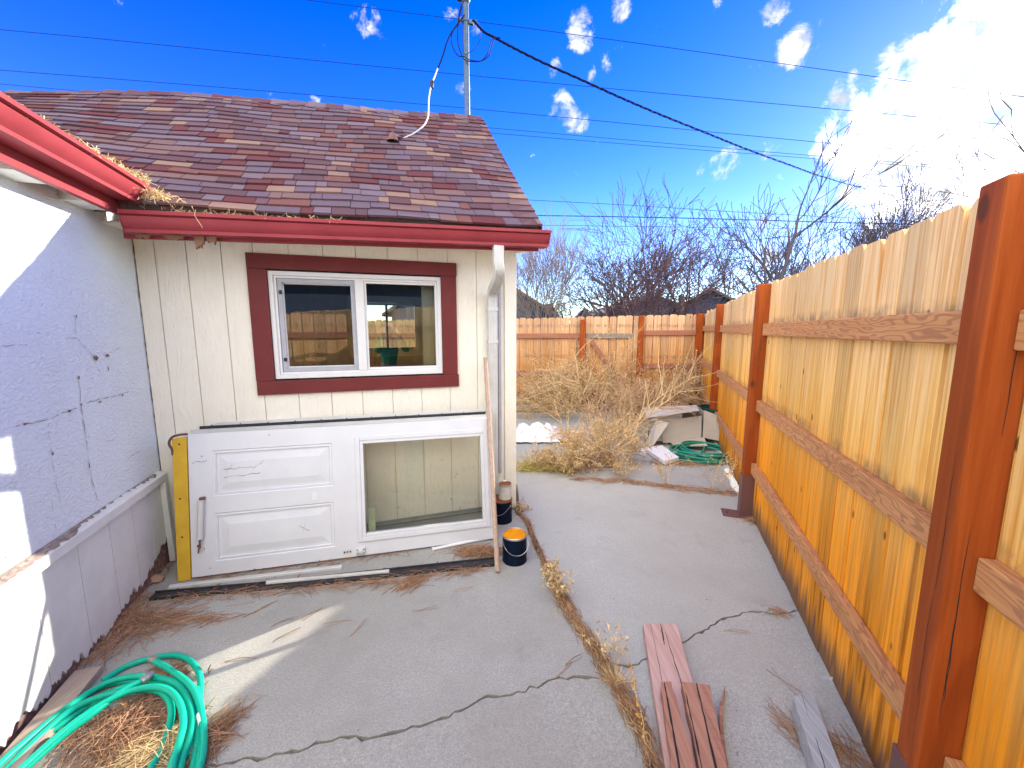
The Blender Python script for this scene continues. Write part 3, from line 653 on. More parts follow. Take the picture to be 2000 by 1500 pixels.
# shingle roof with the sag of an old ridge
ZR = [(-5, 2.86), (-2.6, 3.10), (-1.25, 3.345), (-0.62, 3.462), (0.2, 3.568), (1.06, 3.630), (2.56, 3.748)]
def ze(u): return 2.212 + 0.0285 * max(u, 0) - 0.02 * min(0, u) * 0
def roofp(u, w, h=0.0):                     # w: 0 at the eave, 1 at the ridge
    z0, z1 = ze(u), lerp(ZR, u); v = -0.405 + 1.655 * w
    sag = -0.018 * math.sin(math.pi * w) * (1 + 0.6 * math.sin(u * 2.1 + 0.4)) + 0.006 * math.sin(u * 5 + w * 9)
    return Vector((u, v, z0 + (z1 - z0) * w + sag)) + Vector((0, -0.66, 0.75)) * h
b = MB(); rr = random.Random(17)
ROWS = 22
for k in range(ROWS):
    w0, w1 = k / ROWS, min(1.0, (k + 1.12) / ROWS)
    u = -4.2 + rr.uniform(-0.2, 0)
    while u < 2.555:
        L_ = rr.choice((0.07, 0.10, 0.12, 0.14, 0.16, 0.18, 0.20, 0.23)); e = min(u + L_, 2.555)
        if e - u > 0.02:
            lo = 0.010 + rr.uniform(0, 0.005); d = rr.uniform(-0.004, 0.004); cl, cr = rr.uniform(0, .004), rr.uniform(0, .004)
            A = [roofp(u + .0018, w0 + d, 0.0), roofp(e - .0018, w0 + d, 0.0), roofp(e - .0018, w1, -0.004), roofp(u + .0018, w1, -0.004)]
            B_ = [roofp(u + .0018, w0 + d, lo + cl), roofp(e - .0018, w0 + d, lo + cr), roofp(e - .0018, w1, 0.003), roofp(u + .0018, w1, 0.003)]
            b.hexa(A, B_)
        u = e
u = -4.2
while u < 2.5:                              # ridge caps
    e = min(u + 0.15, 2.56); q = roofp(u, 1); q2 = roofp(e, 1)
    b.add([q + Vector((0, -0.10, -0.070)), q2 + Vector((0, -0.10, -0.083)), q2 + Vector((0, 0, 0.012)), q + Vector((0, 0, 0.024)), q2 + Vector((0, 0.12, -0.09)), q + Vector((0, 0.12, -0.08))], [(0, 1, 2, 3), (3, 2, 4, 5)])
    u = e
rf = b.build('roof', M['shingle'], sh_)
b = MB()
us = [-4.2 + i * 0.2 for i in range(34)]; us[-1] = 2.545
for a, c in zip(us, us[1:]):
    for k in range(10):
        wa, wb = 0.01 + 0.099 * k, 0.01 + 0.099 * (k + 1)
        b.hexa([roofp(a, wa, -0.06), roofp(c, wa, -0.06), roofp(c, wb, -0.06), roofp(a, wb, -0.06)], [roofp(a, wa, -0.012), roofp(c, wa, -0.012), roofp(c, wb, -0.012), roofp(a, wb, -0.012)])
    p, q = roofp(a, 1), roofp(c, 1)
    b.hexa([p + Vector((0, 0, -.06)), q + Vector((0, 0, -.06)), q + Vector((0, 1.6, -1.45)), p + Vector((0, 1.6, -1.45))], [p + Vector((0, 0, -.004)), q + Vector((0, 0, -.004)), q + Vector((0, 1.6, -1.39)), p + Vector((0, 1.6, -1.39))])
b.build('roof_deck', M['far_roof'], rf)
b = MB(); b.hexa([roofp(2.5452, 0.0, -0.09), roofp(2.5555, 0.0, -0.09), roofp(2.5555, 1, -0.09), roofp(2.5452, 1, -0.09)], [roofp(2.5452, 0.0, -0.004), roofp(2.5555, 0.0, -0.004), roofp(2.5555, 1, -0.004), roofp(2.5452, 1, -0.004)])
b.build('rake_board', M['maroon'], rf)
# ------------------------------------------------------------------ wooden fences
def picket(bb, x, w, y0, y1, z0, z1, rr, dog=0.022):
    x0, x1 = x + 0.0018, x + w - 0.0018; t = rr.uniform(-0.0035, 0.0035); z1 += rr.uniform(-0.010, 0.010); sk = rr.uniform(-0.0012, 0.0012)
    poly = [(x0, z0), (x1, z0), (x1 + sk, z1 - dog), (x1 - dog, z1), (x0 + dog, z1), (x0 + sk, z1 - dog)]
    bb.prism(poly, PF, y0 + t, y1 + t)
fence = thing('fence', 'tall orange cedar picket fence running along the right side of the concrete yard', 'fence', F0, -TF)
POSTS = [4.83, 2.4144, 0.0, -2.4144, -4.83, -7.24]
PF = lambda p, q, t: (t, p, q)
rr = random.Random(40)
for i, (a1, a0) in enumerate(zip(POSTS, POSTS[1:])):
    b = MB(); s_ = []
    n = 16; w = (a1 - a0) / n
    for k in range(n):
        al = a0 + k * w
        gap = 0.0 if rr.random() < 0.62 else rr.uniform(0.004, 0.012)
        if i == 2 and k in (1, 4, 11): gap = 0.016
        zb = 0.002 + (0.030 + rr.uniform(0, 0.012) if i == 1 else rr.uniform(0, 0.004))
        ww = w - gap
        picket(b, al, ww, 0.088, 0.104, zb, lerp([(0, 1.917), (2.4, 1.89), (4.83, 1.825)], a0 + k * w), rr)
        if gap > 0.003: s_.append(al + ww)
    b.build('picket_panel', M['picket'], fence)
    for y in s_:
        b = MB(); b.box(0.106, 0.120, y - 0.03, y + 0.045, 0.10, 1.89); b.build('backing_slat', M['picket'], fence)
    zo = [(1.515, 1.515), (0.918, 0.918), (0.355, 0.355)]
    if i == 2: zo = [(1.522, 1.510), (0.925, 0.905), (0.340, 0.385)]
    for (za, zb_), hh in zip(zo, (0.092, 0.09, 0.088)):
        b = MB(); b.hexa([(0.05, a0 + 0.092, za), (0.0875, a0 + 0.092, za), (0.0875, a1 - 0.002, zb_), (0.05, a1 - 0.002, zb_)],
                         [(0.05, a0 + 0.092, za + hh), (0.0875, a0 + 0.092, za + hh), (0.0875, a1 - 0.002, zb_ + hh), (0.05, a1 - 0.002, zb_ + hh)])
        b.build('rail', M['rail'], fence, bevel=0.005)
for i, al in enumerate(POSTS):
    top = (1.83, 1.885, 1.908, 1.905, 1.9, 1.9)[i]
    b = MB(); b.hexa([(-0.002, al, 0.34), (0.087, al, 0.34), (0.087, al + 0.09, 0.34), (-0.002, al + 0.09, 0.34)], [(-0.002, al, top), (0.087, al, top), (0.087, al + 0.09, top), (-0.002, al + 0.09, top)])
    rr = random.Random(300 + i)
    for face in (0, 0, 0, 1, 1):
        z = rr.uniform(0.5, 1.35); L_ = rr.uniform(0.2, 0.55); c = rr.uniform(0.02, 0.07); pv = None
        for k in range(15):
            t = k / 14; c += rr.uniform(-.0012, .0012); w = 0.0011 * math.sin(math.pi * (0.05 + .9 * t)) ** .6 * rr.uniform(.5, 1.3)
            cur = ((c - w, al - .0006, z + L_ * t), (c + w, al - .0006, z + L_ * t)) if face == 0 else ((-.0026, al + c - w, z + L_ * t), (-.0026, al + c + w, z + L_ * t))
            if pv: b.quad(pv[0], pv[1], cur[1], cur[0], 1)
            pv = cur
    po = b.build('post', [M['post'], M['dark']], fence, bevel=0.006)
    b = MB(); b.box(-0.008, 0.087, al - 0.006, al + 0.096, 0.008, 0.352); b.box(-0.135, 0.087, al - 0.05, al + 0.10, 0.0005, 0.0085)
    b.lathe([(0, 0.03), (0.008, 0.03), (0.008, 0.009)], (-0.10, al + 0.02, 0), 8); b.lathe([(0, 0.016), (0.014, 0.016), (0.014, 0.0085)], (-0.10, al + 0.02, 0), 6)
    b.lathe([(0, 0.005), (0.004, 0.004), (0.005, 0)], (0.04, al - 0.006, 0.30), 8)
    b.build('post_base', M['steel_brown'], po, bevel=0.002)

bfence = thing('fence', 'paler cedar fence across the back of the yard, behind the dry weeds', 'fence', B0, TB)
def btop(x): return lerp([(-4, 1.72), (0, 1.765), (3.8, 1.835)], x)
PF = lambda p, q, t: (p, t, q)
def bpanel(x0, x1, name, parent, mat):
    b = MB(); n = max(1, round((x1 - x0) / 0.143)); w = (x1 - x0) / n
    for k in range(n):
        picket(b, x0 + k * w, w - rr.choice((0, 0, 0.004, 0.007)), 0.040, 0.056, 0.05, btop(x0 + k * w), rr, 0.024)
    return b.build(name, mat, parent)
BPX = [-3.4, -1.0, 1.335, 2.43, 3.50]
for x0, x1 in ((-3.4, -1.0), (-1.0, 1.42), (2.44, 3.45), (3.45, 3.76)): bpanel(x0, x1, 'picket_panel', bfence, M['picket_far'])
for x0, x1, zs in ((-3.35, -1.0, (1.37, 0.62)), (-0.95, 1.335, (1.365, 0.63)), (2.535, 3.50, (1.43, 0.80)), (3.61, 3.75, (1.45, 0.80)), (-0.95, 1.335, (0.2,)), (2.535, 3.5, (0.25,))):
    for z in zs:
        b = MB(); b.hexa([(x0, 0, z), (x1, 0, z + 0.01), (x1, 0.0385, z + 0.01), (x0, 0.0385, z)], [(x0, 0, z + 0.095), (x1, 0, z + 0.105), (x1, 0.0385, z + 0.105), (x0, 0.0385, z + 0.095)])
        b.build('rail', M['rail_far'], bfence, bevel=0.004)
for x, w, top in ((-3.4, 0.1, 1.72), (-1.05, 0.1, 1.72), (1.335, 0.10, 1.735), (2.432, 0.10, 1.80), (3.497, 0.115, 1.84)):
    b = MB(); b.box(x, x + w, -0.062, 0.0395, -0.03, top)
    b.build('post', M['post'], bfence, bevel=0.006)
b = MB(); b.box(2.350, 2.430, -0.02, 0.0385, 0.02, 1.80); b.build('gate_stop', M['picket_far'], bfence, bevel=0.004)
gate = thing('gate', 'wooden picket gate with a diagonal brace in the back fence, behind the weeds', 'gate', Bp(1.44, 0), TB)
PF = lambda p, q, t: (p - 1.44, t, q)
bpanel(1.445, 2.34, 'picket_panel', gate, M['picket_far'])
b = MB(); b.box(0.01, 0.905, 0, 0.0385, 1.375, 1.47); b.build('top_rail', M['weathered'], gate, bevel=0.004)
b = MB(); b.box(0.01, 0.905, 0, 0.0385, 0.20, 0.295); b.build('bottom_rail', M['rail_far'], gate, bevel=0.004)
for x in (0.01, 0.815):
    b = MB(); b.box(x, x + 0.09, 0.001, 0.0385, 0.297, 1.373); b.build('stile', M['picket_far'], gate, bevel=0.004)
b = MB(); b.beam((0.115, 0.018, 1.33), (0.80, 0.018, 0.33), (0, 1, 0), 0.085, 0.034); b.build('brace', M['rail_far'], gate, bevel=0.003)

# ------------------------------------------------------------------ service mast, cables and lines
mast = thing('service_mast', 'galvanised electric service mast standing on the shed roof ridge', 'mast', H(2.40, 1.28, 3.62), TH)
b = MB(); b.tube([(0, 0, -0.2), (0, 0, 1.235)], 0.029, 20); b.build('pole', M['mast'], mast, smooth=True)
b = MB(); b.lathe([(0.029, 1.19), (0.040, 1.20), (0.046, 1.235), (0.044, 1.29), (0.03, 1.34), (0, 1.355)], (0, 0, 0), 20); b.box(-0.085, 0.0, -0.035, 0.035, 1.215, 1.27)
b.build('weatherhead', M['mast'], mast, smooth=True, bevel=0.004)
b = MB(); b.lathe([(0.0295, 1.02), (0.034, 1.02), (0.034, 1.05), (0.0295, 1.05)], (0, 0, 0), 20); b.box(-0.075, -0.03, -0.012, 0.012, 1.018, 1.055); b.box(0.03, 0.078, -0.014, 0.014, 1.012, 1.05)
b.build('clamp', M['mast'], mast, bevel=0.003)
for x in (-0.065, 0.065):
    b = MB(); b.lathe([(0, 0.0), (0.014, 0.0), (0.018, 0.01), (0.012, 0.02), (0.018, 0.03), (0.014, 0.04), (0, 0.04)], (x, 0, 1.012), 14); b.build('insulator', M['cable_w'], mast, smooth=True)
mo = H(2.40, 1.28, 3.62)
def onm(x, y, off=-0.05):                    # point on the wall-parallel plane through the mast, mast-local
    q = loc(onp(x, y, C0 + DV * (1.28 + off), DV)); return (q.x - 2.40, q.y - 1.28, q.z - 3.62)
for px, r in (([(901, 8), (896, 32), (893, 50), (884, 62), (881, 80), (888, 100), (897, 110), (906, 110), (915, 116), (929, 119), (941, 118), (952, 105), (958, 85), (965, 74), (976, 73)], 0.006),
              ([(903, 8), (895, 50), (894, 80), (900, 103), (907, 116), (920, 120), (940, 119), (955, 108), (961, 88), (967, 76), (978, 74)], 0.006),
              ([(905, 12), (904, 60), (906, 104), (918, 102), (932, 90), (938, 75), (940, 60)], 0.004)):
    b = MB(); b.tube(spline([onm(*p) for p in px], 6), r * .8, 6); b.build('drip_loop', M['cable'], mast, smooth=True)
# heavy service drop towards a far pole
e0 = H(2.46, 1.24, 4.655); e1v = ray(1905, 428); e1 = Vector((e1v.x, e1v.y, e1v.z)) * 26 + Vector((0, 0, CAM_H))
nn = (e1 - e0).cross(Vector((0, 0, 1))).normalized()
P = [e0] + [onp(x, y, e0, nn) for x, y in ((945, 62), (965, 73), (1000, 92), (1060, 122), (1140, 158), (1215, 192), (1290, 224), (1380, 260), (1460, 292), (1550, 325), (1600, 343), (1680, 366), (1760, 386), (1830, 404))] + [e1]
b = MB(); P = spline(P, 10)
for ph in (0, 2.1, 4.2):
    Q = []
    for i, p in enumerate(P):
        t = (P[min(i + 1, len(P) - 1)] - P[max(0, i - 1)]).normalized(); s1 = t.orthogonal().normalized(); s2 = t.cross(s1)
        a = i * 0.9 + ph; rr_ = 0.008 if i < 30 else 0.008 + (i - 30) * 0.00006
        Q.append(p + (s1 * math.cos(a) + s2 * math.sin(a)) * rr_)
    b.tube(Q, 0.0062, 5)
tag(b.build('service_cable', M['cable'], smooth=True), 'thick black twisted service cable sagging from the roof mast towards the upper right', 'cable')
pa, pb_ = H(2.37, 1.22, 4.66), H(1.66, 0.66, 3.19)
nn = (pb_ - pa).cross(Vector((0, 0, 1))).normalized()
rc = thing('roof_cable', 'pale cable dropping from the mast to a grey boot on the shingle roof', 'cable')
P = [pa] + [onp(x, y, pa, nn) for x, y in ((883, 62), (873, 82), (866, 105), (860, 122), (855, 134))]
b = MB(); b.tube(spline(P, 6), 0.007, 8); b.build('upper_cable', M['wire'], rc, smooth=True)
P2 = [P[-1]] + [onp(x, y, pa, nn) for x, y in ((849, 150), (843, 165), (838, 190), (837, 215), (836, 228), (830, 242), (818, 254), (802, 264), (787, 270))]
b = MB(); b.tube(spline(P2, 6), 0.0065, 8); b.build('lower_cable', M['cable_w'], rc, smooth=True)
b = MB(); c = P2[2]; b.tube([c + Vector((0, 0, -.03)), c + Vector((0.005, 0, .03))], 0.018, 8); b.build('splice', M['black'], rc, smooth=True)
b = MB(); c = P2[-1]; q = H(*roofp(1.60, 0.62 , 0.02)); b.tube([c, (c + q) / 2 + Vector((0, 0, .02)), q + Vector((0, 0, .05))], [0.010, 0.013, 0.020], 10)
b.lathe([(0.048, -0.01), (0.044, 0.015), (0.032, 0.035), (0.028, 0.05), (0, 0.055)], q, 16); b.build('roof_boot', M['steel_brown'], rc, smooth=True)
LN = [([(-700, -165), (600, 0), (1140, 70), (1820, 165), (2600, 268)], 0.013, 'thin power line highest of the wires, crossing the top of the sky'),
      ([(-500, 28), (0, 58), (840, 140), (1790, 228), (2500, 290)], 0.013, 'thin power line second from the top of the sky, passing behind the mast'),
      ([(-500, 105), (0, 137), (840, 205), (1600, 278), (2400, 350)], 0.013, 'thin power line third down, passing the mast just above the roof ridge'),
      ([(-500, 118), (0, 164), (960, 250), (1600, 305), (2400, 368)], 0.011, 'thin power line, upper of the close pair right of the shed roof'),
      ([(-500, 140), (960, 260), (1500, 303), (2400, 370)], 0.011, 'thin power line, lower of the close pair right of the shed roof'),
      ([(-400, 325), (1040, 391), (1530, 419), (2400, 462)], 0.012, 'thin power line just above the thick black line over the bare trees'),
      ([(-400, 410), (1055, 421), (1740, 437), (2500, 452)], 0.024, 'thick black power line crossing low behind the bare trees'),
      ([(-400, 425), (1060, 440), (1740, 449), (2500, 458)], 0.012, 'lowest thin power line, right under the thick black one')]
for k, (px, r, lab) in enumerate(LN):
    Y = 21 + k * 0.35; pts = []
    for x, y in px:
        v = ray(x, y); pts.append(Vector((0, 0, CAM_H)) + v * (Y / v.y))
    b = MB(); b.tube(spline(pts, 8), r, 5)
    tag(b.build('power_line', M['cable'] if k == 6 else M['wire'], smooth=True), lab, 'power line', 'power lines across the sky')

# ------------------------------------------------------------------ old door leaning on the shed
DM = Matrix.Translation(C0) @ Matrix.Rotation(TH, 4, 'Z') @ Matrix.Translation((0.230, -0.325, 0.015)) @ Matrix.Rotation(-0.076, 4, 'Z') @ Matrix.Rotation(-0.149, 4, 'X')
DL, DH = 1.947, 0.899
def place(o, m): o.matrix_world = m; return o
dr = place(thing('door', 'white panelled door with glass pane lying on its long side, leaning on the shed', 'door'), DM)
OX0, OX1, OZ0, OZ1 = 1.016, 1.880, 0.125, 0.790
b = MB(); PX0, PX1 = 0.13, 0.838; PZ = ((0.495, 0.787), (0.083, 0.388))
# body with openings for the two recessed panels and the pane
xs = [0, PX0, PX1, OX0 - 0.0, OX1, DL]
b.box(0, PX0, 0, 0.045, 0, DH); b.box(PX1, OX0, 0, 0.045, 0, DH); b.box(OX1, DL, 0, 0.045, 0, DH)
b.box(PX0, PX1, 0, 0.045, 0, PZ[1][0]); b.box(PX0, PX1, 0, 0.045, PZ[1][1], PZ[0][0]); b.box(PX0, PX1, 0, 0.045, PZ[0][1], DH)
b.box(OX0, OX1, 0, 0.045, 0, OZ0); b.box(OX0, OX1, 0, 0.045, OZ1, DH)
body = b.build('door_leaf', M['white_door'], dr, bevel=0.0)
for z0, z1 in PZ:                            # recessed panel with moulded edge and raised field
    b = MB()
    def fr(k, y): return [(PX0 + k, y, z0 + k), (PX1 - k, y, z0 + k), (PX1 - k, y, z1 - k), (PX0 + k, y, z1 - k)]
    L_ = [fr(0, 0.0), fr(0.006, 0.005), fr(0.018, 0.003), fr(0.022, 0.012), fr(0.036, 0.012), fr(0.075, 0.005), fr(0.080, 0.004)]
    for A, B_ in zip(L_, L_[1:]):
        for i in range(4): b.quad(A[i], A[(i + 1) % 4], B_[(i + 1) % 4], B_[i])
    b.quad(*L_[-1]); b.quad(*fr(0, 0.044)[::-1]); b.build('panel', M['white_door'], body)
b = MB(); rr = random.Random(5)
for x0, z0, x1, z1 in ((0.19, 0.66, 0.36, 0.665), (0.19, 0.61, 0.40, 0.622), (0.36, 0.655, 0.42, 0.70), (0.205, 0.64, 0.24, 0.69), (0.62, 0.25, 0.68, 0.21), (0.66, 0.28, 0.64, 0.20), (0.02, 0.72, 0.10, 0.725)):
    prev = None
    for i in range(9):
        t = i / 8; x, z = x0 + (x1 - x0) * t, z0 + (z1 - z0) * t + rr.uniform(-.004, .004); w = rr.uniform(0.0008, 0.0028)
        yy = -0.0012 if (x < PX0 or z > PZ[0][1]) else 0.0030
        cur = ((x, yy, z - w), (x, yy, z + w))
        if prev: b.quad(prev[0], cur[0], cur[1], prev[1])
        prev = cur
for x, z, r in ((0.073, 0.755, 0.007), (0.10, 0.045, 0.006), (0.46, 0.865, 0.006)): b.lathe([(0, -0.0014), (r, -0.0014), (r, 0)], (0, 0, 0), 3); o_ = len(b.v) - 9; b.v[o_:] = [(x + p[0], -0.0015, z + p[1] * 1.2) for p in b.v[o_:]]
b.build('scratch', M['crack'], body)
b = MB()
def frx(x0, x1, z0, z1, w, y0, y1): frame(b, x0, x1, z0, z1, w, y0, y1)
frx(OX0 - 0.03, OX1 + 0.03, OZ0 - 0.03, OZ1 + 0.03, 0.03, -0.010, -0.0005); frx(OX0, OX1, OZ0, OZ1, 0.022, -0.006, 0.040); b.build('glazing_bead', M['white_door'], dr, bevel=0.003)
b = MB(); b.box(OX0 + 0.018, OX1 - 0.018, 0.018, 0.021, OZ0 + 0.018, OZ1 - 0.018); b.build('pane', M['glass_door'], dr)
b = MB(); b.tube([(0.074, -0.030, 0.485), (0.062, -0.030, 0.245)], 0.0165, 16); b.tube([(0.062, -0.030, 0.245), (0.0605, -0.030, 0.19)], 0.006, 8, 1)
b.box(0.063, 0.088, -0.03, 0.0, 0.482, 0.50, 1); b.box(0.04, 0.075, -0.012, -0.0005, 0.165, 0.185, 0); b.tube([(0.0605, -0.03, 0.205), (0.048, -0.025, 0.20)], 0.008, 8, 1); b.tube([(0.055, -0.028, 0.19), (0.046, -0.02, 0.155)], 0.004, 6, 1)
b.build('door_closer', [M['white_metal'], M['steel_brown']], dr, smooth=True)
b = MB(); b.box(0.975, 1.03, -0.022, -0.0005, 0.018, 0.058); b.box(0.988, 1.016, -0.032, -0.02, 0.028, 0.048); b.build('latch', M['white_metal'], dr, bevel=0.004)
b = MB(); b.box(0.885, 0.945, -0.002, -0.0003, 0.018, 0.056); b.build('strike_plate', M['white_metal'], dr)
b = MB()
for x in (0.897, 0.915, 0.933): b.box(x - 0.005, x + 0.005, -0.0035, -0.0021, 0.032, 0.043)
for x in (0.981, 1.022):
    for z in (0.025, 0.05): b.box(x - 0.003, x + 0.003, -0.0235, -0.0221, z - 0.003, z + 0.003)
b.build('screw', M['dark'], dr)
b = MB(); b.box(0.845 - 0.14, 0.863 - 0.14 + 0.012, -0.0012, -0.0002, 0.415, 0.46); b.build('patch', M['vinyl'], dr)
# white jamb behind the door, standing proud of its upper edge
JM = DM @ Matrix.Translation((-0.035, 0.052, 0.0)) @ Matrix.Rotation(-0.06, 4, 'X')
jb = place(thing('door_jamb', 'white metal door jamb with a dark channel, standing behind the leaning door', 'door jamb'), JM)
for nm, bx in (('jamb_rail', (0, 2.01, 0, 0.072, 0.895, 0.915)), ('jamb_side', (1.985, 2.01, 0, 0.072, 0.021, 0.894)), ('jamb_side', (0, 0.022, 0, 0.072, 0.021, 0.894))):
    b = MB(); b.box(*bx); b.build(nm, M['white_metal'], jb, bevel=0.003)
b = MB(); b.box(0.0, 2.01, 0.0, 0.016, 0.9155, 0.921); b.build('stop', M['white_metal'], jb, bevel=0.002)
b = MB(); b.box(-0.01, 2.02, 0.10, 0.072, 0.9155, 0.962); b.build('stop', M['white_metal'], jb, bevel=0.002)
b = MB(); b.box(0.0, 2.01, 0.018, 0.0525, 0.9155, 0.918); b.box(0.03, 1.97, 0.0527, 0.0548, 0.9185, 0.942); b.build('seal', M['black'], jb)
b = MB()
for k in range(12): b.tube([(0.1 + k * 0.17, 0.0535, 0.945), (0.1 + k * 0.17, 0.0555, 0.945)], 0.004, 6)
b.build('screw', M['dark'], jb)
# yellow board at the left end
b = MB(); b.hexa([(-0.075, -0.004, -0.012), (-0.006, -0.004, -0.012), (-0.006, 0.035, -0.012), (-0.075, 0.035, -0.012)], [(-0.085, -0.002, 0.875), (-0.006, -0.002, 0.885), (-0.006, 0.037, 0.885), (-0.085, 0.037, 0.875)])
for x, z in ((-0.045, 0.84), (-0.05, 0.5), (-0.045, 0.26)): b.tube([(x, -0.0050, z), (x, -0.002, z)], 0.006, 8, 1)
yb = place(tag(b.build('yellow_board', [M['yellow'], M['dark']], bevel=0.003), 'upright yellow painted board against the left end of the white door', 'board'), DM)
hk = [H(*onwall(x, y, 0.2)) for x, y in ((366, 848), (352, 849), (338, 853), (331, 861), (331, 869), (336, 878), (338, 889))]
b = MB(); b.tube(spline(hk, 5), [0.008] * 30 + [0.006], 8) if False else b.tube(spline(hk, 5), 0.0075, 8)
tag(b.build('hook', M['steel_brown'], smooth=True), 'bent rusty iron hook at the top of the yellow board', 'hook')
# items behind and under the door
b = MB(); b.box(0.03, 0.075, 0.06, 0.068, 0.0, 0.30)
go = place(tag(b.build('strip', M['strip_green']), 'pale green strip standing behind the glass of the leaning door', 'strip'), DM @ Matrix.Translation((1.02, 0.01, 0.0)))
b = MB(); a_, c_ = gp(848, 1072, 0.012), gp(968, 1048, 0.012); b.tube([a_, a_.lerp(c_, 0.5) + Vector((0, 0, .002)), c_], 0.011, 10); b.tube([a_, a_ - (c_ - a_).normalized() * 0.015], 0.015, 8)
tag(b.build('tube', M['vinyl'], smooth=True), 'thin white tube on the concrete under the right end of the leaning door', 'tube')
# dark trim strips on the ground in front of the door
def strip_on_ground(name, a, c, w, h, m, lab, cat, z=0.0, seed=0):
    b = MB(); a, c = Vector(a), Vector(c); b.beam(a + Vector((0, 0, z + h / 2)), c + Vector((0, 0, z + h / 2)), (0, 0, 1), w, h, 0)
    d = (c - a).normalized(); s_ = Vector((-d.y, d.x, 0))
    b.beam(a + s_ * w * .42 + Vector((0, 0, z + h * 1.3)), c + s_ * w * .42 + Vector((0, 0, z + h * 1.3)), (0, 0, 1), w * .12, h * 0.6, 0)
    return tag(b.build(name, m, bevel=0.002), lab, cat)
strip_on_ground('rubber_strip', gp(298, 1168), gp(700, 1132), 0.055, 0.018, M['black'], 'long black rubber strip on the concrete, left end in the wall corner', 'strip')
strip_on_ground('rubber_strip', gp(560, 1146), gp(968, 1101), 0.06, 0.022, M['black'], 'black rubber strip reaching the paint cans, right end under the stick', 'strip', 0.0)
strip_on_ground('trim_strip', gp(330, 1150), gp(668, 1110), 0.018, 0.014, M['white_metal'], 'narrow peeling white trim strip on the concrete below the door', 'strip')
strip_on_ground('trim_strip', gp(520, 1142, .02), gp(760, 1119, .02), 0.010, 0.012, M['white_metal'], 'short thin pale strip lying on the black rubber strips', 'strip', 0.004)
sp, sq = gp(972, 1121, 0.0), H(*onwall(948, 699, 0.125))
b = MB(); d_ = (sq - sp).normalized(); b.tube([sp + d_ * 0.016, sp.lerp(sq, 0.5) + DV * -0.004, sq], [0.0165, 0.016, 0.0155], 14)
tag(b.build('stick', M['stick'], smooth=True), 'long round wooden stick leaning upright against the shed beside the downspout', 'stick')

# ------------------------------------------------------------------ paint cans
def can(name, c, r, h, lab, mats, bail=True, rz=0.0, ears=True):
    t = thing(name, lab, 'paint can', c, rz, 'paint cans beside the door')
    b = MB(); b.lathe([(0, 0.004), (r * 0.93, 0.004), (r, 0.0), (r * 1.01, 0.006), (r * 0.985, 0.012), (r * 0.985, h - 0.016), (r * 1.0, h - 0.012)], (0, 0, 0), 48); b.build('body', mats[0], t, smooth=True)
    b = MB(); b.lathe([(r * 0.99, h - 0.014), (r * 1.03, h - 0.008), (r * 1.03, h - 0.001), (r * 1.0, h + 0.002), (r * 0.95, h), (r * 0.92, h - 0.006)], (0, 0, 0), 48); b.build('rim', mats[1], t, smooth=True)
    b = MB(); b.lathe([(r * 0.925, h - 0.006), (r * 0.90, h - 0.002), (r * 0.86, h - 0.001), (r * 0.82, h - 0.006), (r * 0.5, h - 0.006), (0, h - 0.005)], (0, 0, 0), 48); b.build('lid', mats[2], t, smooth=True)
    if bail:
        P = []
        for i in range(17):
            a = math.pi * i / 16; P.append((-math.cos(a) * r * 1.04, -r * 1.02 * math.sin(a) ** 0.6 - 0.002, h * 0.76 - math.sin(a) * h * 0.36))
        b = MB(); b.tube(P, 0.0019, 6)
        for s in (-1, 1): b.tube([(s * r * 0.97, 0, h * 0.76), (s * r * 1.06, 0, h * 0.76)], 0.007, 8)
        b.build('bail_handle', M['tin'], t, smooth=True)
    return t
c1 = gp(1005, 1093); can('paint_can', c1, 0.083, 0.19, 'dark navy gallon paint can with bright orange lid, in front beside the stick', (M['navy'], M['tin'], M['orange_lid']), rz=0.35)
c2 = H(2.33, -0.16, 0) + Vector((-0.01, -0.03, 0)); can('paint_can', c2, 0.083, 0.19, 'dark gallon can with rusty lid behind the stick, carrying the small can', (M['navy'], M['rust'], M['rust']), rz=-0.6)
can('paint_can', c2 + Vector((0.025, 0.0, 0.1925)), 0.052, 0.125, 'small worn whitish paint can with rusty lid standing on a bigger can', (M['can_label'], M['tin'], M['rust']), bail=False)

